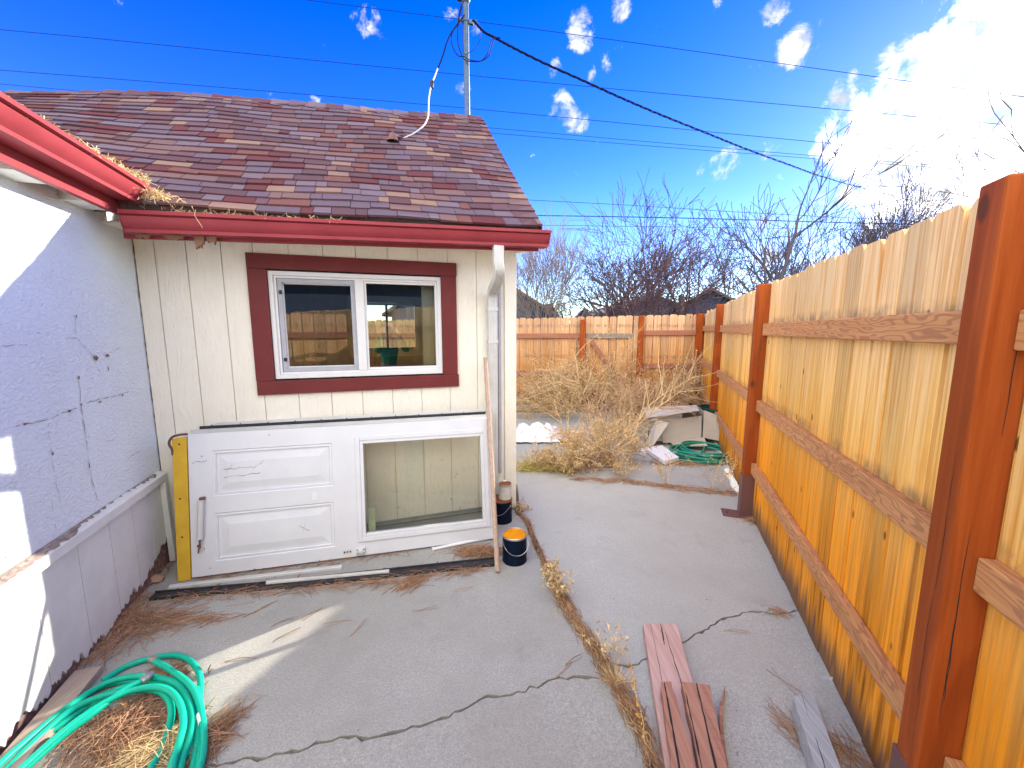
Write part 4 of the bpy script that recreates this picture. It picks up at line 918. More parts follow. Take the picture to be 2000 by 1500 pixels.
# ------------------------------------------------------------------ timber lying at the lower right
def board(name, tl, tr, bl, br, z0, h, m, lab, cat, cracks=(), bow=0.0, zend=0.0, n=14, seed=0, jagged=0.0, cm='dark'):
    b = MB(); rr = random.Random(seed)
    tl, tr, bl, br = [Vector(p) for p in (tl, tr, bl, br)]
    prev = None
    for i in range(n + 1):
        t = i / n; z = z0 + zend * t + bow * math.sin(math.pi * t)
        l_, r_ = tl.lerp(bl, t), tr.lerp(br, t); s = (r_ - l_)
        l_ = l_ + s * rr.uniform(-1, 1) * jagged; r_ = r_ + s * rr.uniform(-1, 1) * jagged
        cur = [Vector((l_.x, l_.y, z)), Vector((r_.x, r_.y, z)), Vector((r_.x, r_.y, z + h)), Vector((l_.x, l_.y, z + h))]
        if prev:
            o = len(b.v)
        b.v += [tuple(p) for p in cur]
        if prev is not None:
            o = len(b.v) - 8
            for a, c in ((0, 1), (1, 2), (2, 3), (3, 0)): b.f.append((o + a, o + c, o + 4 + c, o + 4 + a)); b.m.append(0)
        prev = cur
    b.f += [(0, 3, 2, 1), tuple(len(b.v) - 4 + k for k in (0, 1, 2, 3))]; b.m += [0, 0]
    for fa, fb, ta, tb_, w in cracks:          # drying cracks: dark slits along the grain
        pv = None; k = 16
        for i in range(k + 1):
            t = ta + (tb_ - ta) * i / k; f = fa + (fb - fa) * i / k + rr.uniform(-0.012, 0.012)
            z = z0 + zend * t + bow * math.sin(math.pi * t) + h + 0.0012
            ww = w * rr.uniform(0.5, 1.2) * math.sin(math.pi * (0.06 + 0.9 * i / k)) ** 0.5
            c = tl.lerp(bl, t).lerp(tr.lerp(br, t), f); s = (tr - tl).normalized()
            cur = (Vector((c.x - s.x * ww, c.y - s.y * ww, z)), Vector((c.x + s.x * ww, c.y + s.y * ww, z)))
            if pv: b.quad(pv[0], cur[0], cur[1], pv[1], 1)
            pv = cur
    o = b.build(name, [m, M[cm]], bevel=0)
    return tag(o, lab, cat)
def ext(a, c, k): return Vector(a) + (Vector(c) - Vector(a)) * k
zt = 0.042
a1, a2 = gp(1256, 1218, zt), gp(1322, 1219, zt); a3 = gp(1300, 1500, zt); dlt = (a3 - a1) * 1.7
board('plank', a1, a2, a1 + dlt, a2 + dlt, 0.0, zt, M['plank'], 'wide weathered pink plank lying on the concrete, cracked at its far end', 'plank', cracks=((0.52, 0.50, 0.0, 0.12, 0.0035), (0.60, 0.78, 0.05, 0.45, 0.002), (0.22, 0.30, 0.0, 0.6, 0.0012)), seed=1)
z1 = zt + 0.045
p1, p2, p3, p4 = gp(1290, 1332, z1), gp(1310, 1331, z1), gp(1312, 1500, z1), gp(1360, 1500, z1)
board('split_log', p1, p2, ext(p1, p3, 1.5), ext(p2, p4, 1.5), zt + 0.002, 0.043, M['split'], 'narrow split log widening towards the viewer, left piece on the pink plank', 'log', cracks=((0.35, 0.3, 0.0, 0.9, 0.004),), seed=2, jagged=0.06)
p1, p2, p3, p4 = gp(1332, 1332, z1), gp(1386, 1339, z1), gp(1366, 1500, z1), gp(1420, 1500, z1)
board('split_log', p1, p2, ext(p1, p3, 1.5), ext(p2, p4, 1.5), 0.004, 0.085, M['split'], 'broad reddish split log with cross checks, right of the narrow one', 'log', cracks=((0.52, 0.62, 0.0, 0.98, 0.004), (0.05, 0.1, 0.1, 0.9, 0.003)) + tuple((0.66, 0.92, 0.08 + k * 0.075, 0.10 + k * 0.075, 0.0015) for k in range(9)), seed=3, jagged=0.025)
b = MB(); P = [gp(x, y, 0.02) for x, y in ((1416, 1343), (1409, 1375), (1408, 1412), (1411, 1450), (1416, 1490), (1424, 1530), (1434, 1580))]
P = spline(P, 4); w = [0.002 + 0.010 * min(1, i / 6) for i in range(len(P))]
for i in range(len(P) - 1): b.hexa([P[i] + Vector((-w[i] * .6, 0, -.018)), P[i] + Vector((w[i] * .6, 0, -.018)), P[i + 1] + Vector((w[i + 1] * .6, 0, -.018)), P[i + 1] + Vector((-w[i + 1] * .6, 0, -.018))], [P[i] + Vector((-w[i] * .6, 0, .012)), P[i] + Vector((w[i] * .6, 0, .012)), P[i + 1] + Vector((w[i + 1] * .6, 0, .012)), P[i + 1] + Vector((-w[i + 1] * .6, 0, .012))])
tag(b.build('splinter', M['split']), 'thin curved reddish splinter of wood standing beside the split logs', 'splinter')
zb = 0.085
p1, p2, p3, p4 = gp(1549, 1362, zb), gp(1584, 1347, zb), gp(1600, 1520, zb), gp(1640, 1520, zb)
p4 = p2 + (p3 - p1)
board('timber', p1, p2, ext(p1, p3, 1.7), ext(p2, p4, 1.7), 0.0005, zb, M['greybeam'], 'square silver grey timber lying alone near the fence foot at lower right', 'timber', cracks=((0.4, 0.3, 0.35, 0.95, 0.0022), (0.45, 0.42, 0.0, 0.2, 0.001)), seed=4)
b = MB(); rr = random.Random(2)
pl0, pl1 = H(0.085, -1.02, 0.0), H(0.085, -2.2, 0.0)
b.beam(pl0 + Vector((0, 0, .02)), pl1 + Vector((0, 0, .02)), (0, 0, 1), 0.10, 0.036); tag(b.build('plank', M['plank_old'], bevel=0.003), 'old tan plank lying along the foot of the stucco wall behind the hose', 'plank')
b = MB(); c = gp(304, 1136)
b.lathe([(0, 0.0), (0.034, 0.004), (0.042, 0.018), (0.030, 0.034), (0, 0.040)], (0, 0, 0), 9); b.v = [(c.x + p[0] * (1.25 + 0.2 * math.sin(i * 2.3)), c.y + p[1] * (0.9 + 0.2 * math.cos(i * 1.7)), p[2]) for i, p in enumerate(b.v)]
tag(b.build('stone', M['stone'], smooth=True), 'small tan stone in the corner beside the yellow board', 'stone')
# ------------------------------------------------------------------ hoses
def gpz(l): return [gp(x, y, z) for x, y, z in l]
hz = thing('garden_hose', 'bright teal garden hose coiled on the concrete by the stucco wall', 'hose', gp(300, 1420))
hz_o = hz.location.copy()
ends = [Vector((-1.00, 0.98, .03)), Vector((-1.22, 0.80, .03)), Vector((-1.50, 0.86, .03)), Vector((-1.66, 1.04, .03))]
def st(l, z0, close=False):
    P = [gp(x, y, z) for x, y, z in l]
    if close:
        k = U(-.05, .05); P = [e + Vector((k, k, z0 - .03)) for e in ends[::-1][1:][::-1]][::-1] + P if False else P + [e + Vector((k, k, z0 - .03)) for e in ends]
    return spline([p - hz_o for p in P], 6)
HR = 0.0125
HS = [([(200, 1330, .014), (245, 1302, .014), (298, 1285, .016), (343, 1280, .018), (371, 1290, .02), (388, 1312, .022), (392, 1340, .022), (388, 1375, .016), (380, 1420, .014), (366, 1480, .013)], False),
      ([(303, 1291, .05), (336, 1310, .048), (371, 1338, .045), (389, 1373, .04), (397, 1415, .036), (398, 1455, .034), (386, 1510, .032)], True),
      ([(-60, 1555, .05), (0, 1492, .045), (52, 1446, .04), (105, 1402, .036), (157, 1364, .034), (210, 1333, .034), (262, 1321, .036), (315, 1325, .036), (345, 1336, .035), (364, 1360, .034), (376, 1398, .032), (372, 1435, .03), (357, 1480, .03), (345, 1525, .03)], True),
      ([(-30, 1550, .03), (20, 1496, .03), (87, 1430, .035), (140, 1386, .04), (192, 1362, .042), (245, 1349, .04), (297, 1347, .035), (325, 1360, .032), (335, 1391, .03), (326, 1435, .025), (312, 1472, .022), (290, 1530, .02)], True),
      ([(10, 1540, .05), (52, 1499, .05), (122, 1438, .055), (175, 1399, .06), (224, 1361, .06), (252, 1342, .06), (277, 1330, .06)], False),
      ([(318, 1337, .016), (338, 1347, .014), (354, 1371, .013), (361, 1408, .013), (351, 1445, .013), (330, 1510, .013)], True),
      ([(60, 1440, .014), (100, 1402, .014), (140, 1374, .014), (185, 1347, .014), (240, 1331, .014), (300, 1336, .014), (330, 1350, .014)], False),
      ([(375, 1372, .02), (384, 1405, .018), (387, 1440, .016), (377, 1500, .014), (368, 1540, .014)], True),
      ([(-40, 1575, .06), (30, 1512, .062), (96, 1452, .066), (150, 1408, .068), (205, 1372, .066), (255, 1350, .062), (300, 1342, .06), (332, 1350, .058), (352, 1376, .056), (358, 1412, .052), (350, 1450, .05), (335, 1510, .045)], True),
      ([(383, 1345, .03), (392, 1380, .028), (396, 1430, .026), (392, 1470, .024), (376, 1530, .022)], True),
      ([(-20, 1525, .016), (40, 1472, .015), (90, 1436, .015), (145, 1396, .015), (200, 1362, .016), (262, 1336, .018), (320, 1334, .018), (356, 1352, .018), (371, 1390, .017), (366, 1440, .016), (348, 1500, .015)], True),
      ([(30, 1470, .014), (95, 1420, .014), (150, 1385, .014), (215, 1352, .014)], False)]
b = MB()
for l, cl in HS: b.tube(st(l, .03, cl), HR, 12)
b.build('coil', M['hose'], hz, smooth=True)
for (x0, y0, z0), (x1, y1, z1) in (((277, 1330, .06), (284, 1325, .06)), ((303, 1291, .05), (296, 1287, .05))):
    a_, c_ = gp(x0, y0, z0) - hz_o, gp(x1, y1, z1) - hz_o; d_ = (c_ - a_).normalized()
    b = MB(); b.tube([a_ - d_ * .004, a_ + d_ * .010, a_ + d_ * .011, a_ + d_ * .030, a_ + d_ * .031, a_ + d_ * .040], [.0145, .0145, .017, .017, .0125, .0125], 14); b.build('coupling', M['tin'], hz, smooth=True)
b = MB(); P = [gp(x, y, .034) - hz_o for x, y in ((391, 1395), (393.5, 1405), (395.5, 1412))]; b.tube(P, HR + .0015, 12); b.build('repair_tape', M['bag'], hz, smooth=True)
h2 = thing('garden_hose', 'dark green garden hose coiled on the concrete beside the cardboard box', 'hose', gp(1375, 890))
b = MB(); rr = random.Random(8); P = []
for i in range(190):
    a = i * 2 * math.pi / 28; k = i / 190
    rx, ry = 0.33 - 0.06 * math.sin(i * .11) - .05 * (k > .7), 0.30 + .05 * math.sin(i * .07)
    P.append(Vector((math.cos(a) * rx + 0.02 * math.sin(i * .31), math.sin(a) * ry, 0.016 + 0.085 * k + .008 * math.sin(i * .4))))
b.tube(spline(P, 2), 0.0135, 10)
b.tube(spline([Vector((-.62, -.05, .013)), Vector((-.35, -.22, .014)), Vector((0, -.33, .02)), Vector((.3, -.2, .03)), Vector((.36, .05, .04))], 8), 0.0135, 10)
b.tube(spline([Vector((-.55, .02, .013)), Vector((-.3, -.1, .03)), Vector((.0, -.24, .05)), Vector((.26, -.16, .05)), Vector((.30, .1, .05))], 8), 0.0135, 10)
b.tube(spline([Vector((-.10, -.05, .014)), Vector((.02, .08, .03)), Vector((.1, .2, .06))], 8), 0.0135, 10)
b.build('coil', M['hose_dark'], h2, smooth=True)

# ------------------------------------------------------------------ rubbish by the back corner
bx = thing('cardboard_box', 'torn whitish cardboard box on its side with flaps open, near the fence corner', 'cardboard box', gp(1318, 868), R(-10))
def sheet(pts, t=0.006, mi=0, n=1):
    b = MB(); A = [Vector(p) for p in pts]; nr = (A[1] - A[0]).cross(A[3] - A[0]).normalized() * t
    b.hexa(A, [p + nr for p in A], mi); return b
W2, DP, HT = 0.36, 0.42, 0.46
for nm, pts, m in (('bottom_panel', [(-W2, 0, .01), (W2, 0, .01), (W2, DP, .01), (-W2, DP, .01)], 'card_in'),
                   ('back_panel', [(-W2, DP, .0), (W2, DP, .0), (W2, DP, HT), (-W2, DP, HT - .06)], 'card'),
                   ('top_panel', [(-W2 - .03, -.05, HT - .10), (W2 - .10, -.10, HT + .035), (W2, DP, HT + .01), (-W2, DP, HT - .05)], 'card'),
                   ('side_panel', [(-W2, 0, .0), (-W2, DP, .0), (-W2, DP, HT - .06), (-W2, 0, HT - .10)], 'card'),
                   ('side_panel', [(W2, 0, .0), (W2, DP, .0), (W2, DP, HT), (W2, 0, HT)], 'card'),
                   ('flap', [(W2 - .02, -.03, .12), (W2 + .25, -.10, .09), (W2 + .22, -.06, HT - .05), (W2 - .02, -.02, HT + .03)], 'card'),
                   ('flap', [(-W2 - .02, -.03, .0), (-W2 + .03, -.22, .0), (-W2 + .24, -.16, HT - .13), (-W2 + .10, -.04, HT - .11)], 'card'),
                   ('flap', [(-.05, -.24, .035), (W2 - .02, -.26, .07), (W2 + .0, -.02, .12), (-.06, -.02, .02)], 'card'),
                   ('liner', [(-.16, -.02, .02), (W2 - .03, -.015, .05), (W2 - .03, .05, HT - .06), (-.20, .05, HT - .15)], 'card'),
                   ('liner', [(-.33, .08, .02), (.1, .06, .02), (.1, .12, HT - .05), (-.33, .12, HT - .09)], 'foam')):
    sheet(pts, 0.007).build(nm, M[m], bx, bevel=0.001)
f1 = [gp(1258, 882), gp(1293, 877), gp(1326, 901), gp(1298, 909)]
b = MB(); b.hexa([f1[3], f1[2], f1[1], f1[0]], [p + Vector((0, 0, .055)) for p in (f1[3], f1[2], f1[1], f1[0])]); tag(b.build('foam_slab', M['foam'], bevel=0.008), 'white foam slab lying flat on the concrete in front of the cardboard box', 'foam slab')
b = MB(); f2 = [gp(1250, 888), gp(1262, 894), gp(1262, 884), gp(1252, 878)]; b.hexa(f2, [p + Vector((0, 0, .03)) for p in f2]); tag(b.build('foam_piece', M['foam'], bevel=0.004), 'small white foam piece at the left end of the foam slab', 'foam piece')
bn = thing('bucket', 'dark green plastic bucket standing between the cardboard box and the fence corner', 'bucket', gp(1391, 858))
b = MB(); b.lathe([(0, .0), (.15, 0), (.20, .44), (.215, .44), (.215, .47), (.195, .47), (.145, .02), (0, .02)], (0, 0, 0), 28); b.build('body', M['bin'], bn, smooth=True)
b = MB(); b.tube([(math.cos(a) * .212, math.sin(a) * .03, .45 - .10 * math.sin(a)) for a in [math.pi * i / 12 for i in range(13)]], .005, 6); b.build('handle', M['tin'], bn, smooth=True)
b = MB(); rr = random.Random(6); n1, n2 = 18, 12; c = gp(1048, 856); vs = []
for i in range(n1 + 1):
    for j in range(n2 + 1):
        x, y = (i / n1 - .5) * 0.85, (j / n2 - .5) * 0.55
        edge = min(1, 3.2 * min(i / n1, 1 - i / n1, j / n2, 1 - j / n2) + .05)
        z = 0.015 + edge * (0.09 + 0.13 * abs(math.sin(i * .5 + j * .35)) * abs(math.cos(j * .55 - i * .2)) + rr.uniform(0, .025))
        vs.append(c + Vector((x + rr.uniform(-.02, .02), y + rr.uniform(-.02, .02), z)))
b.add(vs, [(i * (n2 + 1) + j, (i + 1) * (n2 + 1) + j, (i + 1) * (n2 + 1) + j + 1, i * (n2 + 1) + j + 1) for i in range(n1) for j in range(n2)])
tag(b.build('plastic_bag', M['bag'], smooth=True), 'crumpled white plastic bag among the dry weeds beside the shed corner', 'plastic bag')

# ------------------------------------------------------------------ dry weeds
def weed_branch(bb, p, d, L_, r, lvl, rr, up=0.0, curl=0.25, seedm=1, ns=5, kids=6, seeds=True):
    pts = [p.copy()]; q = p.copy(); d = d.normalized(); ax = Vector((rr.uniform(-1, 1), rr.uniform(-1, 1), rr.uniform(-1, 1)))
    for i in range(ns):
        d = (d + ax.cross(d) * curl * rr.uniform(0.1, 0.5) + Vector((rr.uniform(-1, 1), rr.uniform(-1, 1), rr.uniform(-1, 1))) * 0.16 + Vector((0, 0, up))).normalized()
        q = q + d * L_ / ns
        if q.z < 0.01: q.z = 0.01 + rr.random() * 0.01; d.z = abs(d.z) * .5
        pts.append(q.copy())
    bb.tube(pts, [r * (1 - 0.6 * i / ns) for i in range(ns + 1)], 3, 0, False)
    if lvl > 0:
        for k in range(kids):
            t = rr.uniform(0.25, 1.0) * ns; i = min(ns - 1, int(t)); o = pts[i].lerp(pts[i + 1], t - i); dd = (pts[i + 1] - pts[i]).normalized()
            s = dd.orthogonal().normalized(); s.rotate(Matrix.Rotation(rr.uniform(0, 6.28), 3, dd))
            weed_branch(bb, o, dd * rr.uniform(.5, 1) + s * rr.uniform(.5, .9), L_ * rr.uniform(.32, .58), r * .6, lvl - 1, rr, up * .5, curl, seedm, max(3, ns - 1), kids, seeds)
    elif seeds:
        for k in range(5):
            i = rr.randint(1, ns - 1); o = pts[i].lerp(pts[i + 1], rr.random()) ; s = rv(.016); s2 = rv(.016)
            bb.add([o, o + s, o + s + s2], [(0, 1, 2)], 1)
def weed(px, py, size, lean, nst, lab, mats, seed, up=0.02, lvl=2, kids=7, curl=.35, spread=.8, r=.007, cat='dry weed', grp='dry weeds heaped in the back corner', P0=None, seeds=True):
    rr = random.Random(seed); random.seed(seed * 7 + 1)
    o0 = P0 or gp(px, py); b = MB()
    for k in range(round(nst * (2.6 if lvl == 2 else 1))):
        a = rr.uniform(0, 6.28); d = Vector((math.cos(a) * spread, math.sin(a) * spread, rr.uniform(.35, 1.1))) + Vector(lean)
        weed_branch(b, Vector((rr.uniform(-.12, .12) * size, rr.uniform(-.12, .12) * size, .0)), d, size * rr.uniform(.6, 1.1), r, lvl, rr, up, curl, 1, 6, kids, seeds)
    o = b.build('dry_weed', mats); o.location = o0
    return tag(o, lab, cat, grp)
WD, WB = [M['weed'], M['straw']], [M['weed_dk'], M['weed']]
weed(1150, 805, 1.30, (-.45, 0, .6), 10, 'tallest bright straw-coloured weed clump, arching left in the sun before the gate', WD, 1, up=-.03)
weed(1100, 815, 0.85, (-.5, .1, .1), 7, 'straw-coloured weed clump sprawling left behind the white plastic bag', WD, 2, up=-.02)
weed(1190, 845, 0.75, (.1, -.1, .3), 7, 'brown dry weed clump in the middle of the heap', WB, 3, up=-.01)
weed(1240, 825, 0.90, (.35, 0, .3), 9, 'brown dry weed clump leaning right in front of the gate post', WB, 4, up=-.01)
weed(1315, 800, 0.95, (.2, .1, .45), 9, 'brown weed clump directly behind the cardboard box', WB, 5, up=0)
weed(1352, 795, 1.35, (.1, .1, 1.2), 4, 'tall thin reddish weed rising against the corner post', WB, 6, up=.03, kids=6)
weed(1205, 795, 0.85, (.0, .1, .6), 8, 'dense brown weed clump touching the wooden gate', WB, 7)
weed(1160, 880, 0.55, (.15, -.1, -.25), 4, 'yellowish weed spreading flat at the near edge of the heap', WD, 8, up=-.02, spread=1.5)
weed(1190, 900, 0.55, (.5, -.1, .15), 6, 'low straw-coloured weed with one long stem reaching towards the foam slab', WD, 10, up=0.0)
weed(1105, 915, 0.36, (-.1, -.05, .05), 7, 'low fluffy weed at the joint of the slabs behind the shed corner', WD, 11, up=-.01)
weed(1275, 785, 0.95, (-.2, .0, .35), 9, 'tangled brown weed against the fence between gate post and corner post', WB, 31)
weed(1340, 815, 0.8, (.1, -.1, .2), 8, 'tangled brown weed between the box top and the corner post', WB, 32)
weed(1060, 800, 0.8, (.2, .1, .3), 7, 'straw weed furthest left against the back fence', WD, 33)
weed(1165, 830, 1.35, (-.9, -.1, .35), 3, 'long arching pale weed stems reaching left from the heap towards the shed', WD, 41, up=-.045, lvl=1, kids=16, r=.009, spread=.35, curl=.15)
weed(1215, 870, 1.45, (.9, .35, .42), 3, 'long straight pale weed stems slanting right across the heap behind the box', WD, 42, up=-.01, lvl=1, kids=16, r=.009, spread=.3, curl=.1)
weed(1145, 900, 0.75, (.3, -.1, .25), 7, 'open fan of bare straw stems at the near edge of the heap', WD, 43, up=-.01, lvl=1, kids=10, r=.006, spread=1.0, curl=.15)
SG = 'small dry weeds in the slab joints'
weed(1222, 934, 0.28, (0, 0, .6), 5, 'small dry weed in the back slab joint below the foam slab', WD, 12, lvl=1, kids=9, r=.003, grp=SG)
weed(1300, 946, 0.30, (0, 0, .8), 4, 'dry weed with one upright stalk in the back joint below the hose', WD, 13, lvl=1, kids=8, r=.003, grp=SG)
weed(1390, 955, 0.42, (.1, -.1, .8), 5, 'dry weed nearest the middle fence post in the back joint', WD, 14, lvl=1, kids=7, r=.003, grp=SG)
weed(1415, 958, 0.40, (-.3, -.1, .5), 4, 'loose curved dry weed beside the one nearest the middle fence post', WD, 15, lvl=1, kids=5, r=.003, grp=SG)
weed(1018, 1000, 0.10, (.2, -.2, .5), 9, 'tiny dark weed at the foot of the shed corner', WB, 16, lvl=1, kids=5, r=.0015, grp=SG)
weed(1098, 1172, 0.20, (.0, .0, .9), 7, 'slender dry weed in the middle of the long joint, with branching stalks', WD, 17, lvl=1, kids=7, r=.0016, grp=SG)
weed(1078, 1140, 0.11, (.1, .0, .4), 8, 'short dry weed uphill of the slender branching one in the long joint', WD, 18, lvl=1, kids=5, r=.0014, grp=SG)
weed(1200, 1335, 0.10, (.0, .0, .3), 90, 'bushy pale tuft, the biggest weed in the long joint between the slabs', [M['straw'], M['straw']], 19, lvl=0, r=.0011, grp=SG, spread=1.1, seeds=False)
weed(1196, 1315, 0.22, (-.02, .05, 1.6), 4, 'two thin stalks rising behind the bushy pale tuft in the long joint', WD, 20, lvl=1, kids=7, r=.0014, grp=SG)
def spike(px, py, h, lab, seed, dirv):     # stalk set with golden seed pods
    rr = random.Random(seed); random.seed(seed); b = MB(); o0 = gp(px, py); d = Vector(dirv).normalized(); P = [d * h * i / 8 + Vector((rr.uniform(-.006, .006), rr.uniform(-.006, .006), 0)) for i in range(9)]
    b.tube(P, .0018, 4, 0)
    for k in range(130):
        t = rr.uniform(.02, 1); c = d * h * t + rv(.013 * (1.1 - .6 * t)); s, s2 = rv(.008), rv(.008)
        b.add([c, c + s, c + s + s2, c + s2], [(0, 1, 2, 3)], 1)
    o = b.build('seed_stalk', [M['straw'], M['leaf_gold']]); o.location = o0; tag(o, lab, 'seed stalk')
spike(1272, 1500, 0.34, 'golden seed stalk lying along the left edge of the pink plank', 51, (0.02, .75, .30))
# yellow grass by the shed corner
b = MB(); rr = random.Random(77); c0 = gp(1035, 915)
for k in range(420):
    o = Vector((rr.uniform(-.16, .40), rr.uniform(-.10, .12), 0)); d = Vector((rr.uniform(-.4, 1.2), rr.uniform(-.6, .4), rr.uniform(.25, 1))).normalized(); L_ = rr.uniform(.12, .30); P = [o]
    for i in range(4): d = (d + Vector((0, 0, -.22))).normalized(); P.append(P[-1] + d * L_ / 4); P[-1].z = max(P[-1].z, .006)
    b.tube(P, [.0028, .0025, .002, .0015, .0006], 3, 1 if rr.random() < .4 else 0, False)
o = b.build('grass_clump', [M['grass'], M['straw']]); o.location = c0; tag(o, 'yellow green grass clump at the slab edge behind the shed corner', 'grass')

# ------------------------------------------------------------------ pine needles and litter
def needle(b, c, ang, L_, r, mi=0, z=0.004, rise=0.01, rr=random):
    s = Vector((math.cos(ang), math.sin(ang), 0)); n_ = Vector((-s.y, s.x, 0)); k = rr.uniform(-.12, .12)
    P = [c + s * L_ * t + n_ * k * L_ * math.sin(math.pi * (t + .5)) + Vector((0, 0, z + rise * math.sin(math.pi * (t + .5)) if t else z + rise)) for t in (-.5, -.17, .17, .5)]
    b.tube(P, r, 3, mi, False)
b = MB(); rr = random.Random(99)
def along(P, n, w, L0, L1, r, jit, zmax=.02, mi=0, amean=None):
    segs = list(zip(P, P[1:])); tot = [(q - p).length for p, q in segs]; T = sum(tot)
    for k in range(n):
        t = rr.uniform(0, T); i = 0
        while i < len(segs) - 1 and t > tot[i]: t -= tot[i]; i += 1
        p, q = segs[i]; d = (q - p).normalized(); c = p + d * t + Vector((-d.y, d.x, 0)) * rr.gauss(0, w)
        a = (math.atan2(d.y, d.x) if amean is None else amean) + rr.gauss(0, jit)
        needle(b, Vector((c.x, c.y, 0)), a, rr.uniform(L0, L1), r, mi, rr.uniform(.001, zmax), rr.uniform(0, .012), rr)
def heap(c, rx, ry, n, L0, L1, r, h, mi=0, a0=None, aj=.6):
    c = Vector(c)
    for k in range(n):
        x, y = rr.gauss(0, .5), rr.gauss(0, .5); z = max(0.003, h * math.exp(-(x * x + y * y) * 2.2) * rr.random())
        needle(b, Vector((c.x + x * rx, c.y + y * ry, 0)), rr.uniform(0, 6.28) if a0 is None else rr.gauss(a0, aj), rr.uniform(L0, L1), r, mi, z, rr.uniform(0, .012), rr)
along(JP[:4], 240, .012, .05, .11, .0012, .45, .014)
along(JP[3:8], 520, .016, .07, .14, .0013, .28, .022)
along(JP[7:13], 620, .020, .08, .15, .0013, .25, .024)
along(JP[3:12], 240, .016, .06, .12, .0013, .4, .02, 1)
along([gp(268, 1168), gp(215, 1250), gp(175, 1300)], 330, .055, .08, .16, .0012, .7, .012)
heap(gp(290, 1215), .22, .13, 260, .09, .16, .0012, .012, 0, .2, .6)
heap(gp(385, 1210), .20, .05, 60, .08, .15, .0012, .006, 0, .35, .3)
heap(gp(255, 1425), .20, .16, 620, .08, .15, .0012, .05)
heap(gp(300, 1470), .14, .12, 360, .08, .14, .0012, .05, 1)
heap(gp(412, 1448), .06, .12, 260, .07, .13, .0012, .03, 0, 1.2, .7)
heap(gp(330, 1318), .08, .05, 120, .06, .12, .0012, .03)
heap(gp(935, 1080), .17, .075, 460, .07, .13, .0012, .045)
along([gp(330, 1172), gp(560, 1155), gp(760, 1138), gp(950, 1112)], 330, .03, .07, .15, .0012, .55, .02)
along([gp(380, 1135), gp(560, 1108), gp(800, 1078)], 150, .03, .06, .13, .0012, .7, .006)
heap(gp(800, 1140), .06, .05, 90, .09, .17, .0012, .015, 0, 1.0, .35)
heap(gp(1478, 1018), .10, .05, 150, .06, .11, .0012, .03)
along([gp(1120, 936), gp(1230, 942), gp(1330, 955), gp(1440, 966)], 330, .035, .07, .15, .0018, .5, .012)
heap(gp(1340, 905), .35, .12, 220, .08, .16, .002, .01)
heap(gp(1120, 905), .45, .25, 500, .08, .18, .002, .02)
heap(gp(1545, 1425), .05, .10, 40, .09, .15, .0011, .006, 0, 1.9, .4)
heap(gp(1660, 1480), .08, .08, 90, .09, .15, .0011, .01, 0, 1.7, .8)
heap(gp(1520, 1197), .05, .03, 26, .05, .11, .0011, .006)
for x, y, a in ((520, 1185, .9), (555, 1215, .5), (470, 1290, .2), (700, 1225, 1.2), (760, 1150, 1.0), (560, 1240, .6), (610, 1200, 1.1), (1440, 1235, 0), (830, 1190, .3), (1120, 1290, .5), (660, 1215, .4), (500, 1195, 1.1), (1530, 1330, 1.9), (1650, 1270, 1.6), (1100, 1310, .7), (905, 1150, .4)):
    for k in range(2): needle(b, gp(x, y), a + rr.uniform(-.3, .3), rr.uniform(.09, .15), .0012, 0, .002, .004, rr)
tag(b.build('pine_needles', [M['needle'], M['straw']]), 'brown pine needles strewn along joints, walls and inside the hose coil', 'pine needles', kind='stuff')
b = MB(); rr = random.Random(123); random.seed(5)
def leaf(c, s):
    u_, v_ = rv(1).normalized(), rv(1).normalized(); u_.z *= .35; v_.z *= .35
    b.add([c - u_ * s, c - u_ * s * .2 + v_ * s * .5, c + u_ * s, c - u_ * s * .1 - v_ * s * .45 + Vector((0, 0, s * .3))], [(0, 1, 2), (0, 2, 3)])
for P, n, w in (([(225, 1245), (262, 1172), (310, 1125), (325, 1105)], 90, .035), ([(330, 1160), (600, 1138), (930, 1105)], 45, .03), ([(245, 1370), (300, 1360), (320, 1400)], 26, .06), ([(390, 1130), (640, 1098)], 22, .03)):
    Q = [gp(*p) for p in P]
    for k in range(n):
        i = rr.randrange(len(Q) - 1); c = Q[i].lerp(Q[i + 1], rr.random()) + Vector((rr.gauss(0, w), rr.gauss(0, w), .012 + rr.random() * .012)); leaf(c, rr.uniform(.010, .026))
for k in range(60):
    leaf(gp(rr.uniform(420, 1560), rr.uniform(1120, 1480), .004), rr.uniform(.003, .007))
tag(b.build('dead_leaves', M['dead_leaf']), 'crumbled brown leaves in the wall corner and along the black strips', 'dead leaves', kind='stuff')
b = MB(); rr = random.Random(61)             # straw packed in the gutters where the two roofs meet
for k in range(520):
    t = rr.random() ** 2.1; v = -0.30 - t * 1.35; c = H(0.215 - rr.uniform(-.02, .05) * (1 - t), v, 2.335 + rr.uniform(0, .055) * (1 - t) ** 2)
    d = Vector((rr.uniform(-1, 1), rr.uniform(-1, 1), rr.uniform(-.25, .9) * (1 - .5 * t))).normalized() * rr.uniform(.03, .10)
    b.tube([c - d * .5, c + Vector((0, 0, rr.uniform(0, .01))), c + d * .5], rr.uniform(.0010, .0018), 3, 0, False)
for k in range(520):
    x, y = rr.gauss(0, 1), rr.gauss(0, 1); c = H(0.27 + x * .075, -0.335 + y * .035, 2.235 + max(0, .075 - abs(x) * .03) * rr.random())
    d = Vector((rr.uniform(-1, 1), rr.uniform(-1, 1), rr.uniform(-.6, .9))).normalized() * rr.uniform(.04, .11)
    b.tube([c - d * .5, c + Vector((rr.uniform(-.01, .01), 0, rr.uniform(0, .02))), c + d * .5], rr.uniform(.0010, .0018), 3, 0, False)
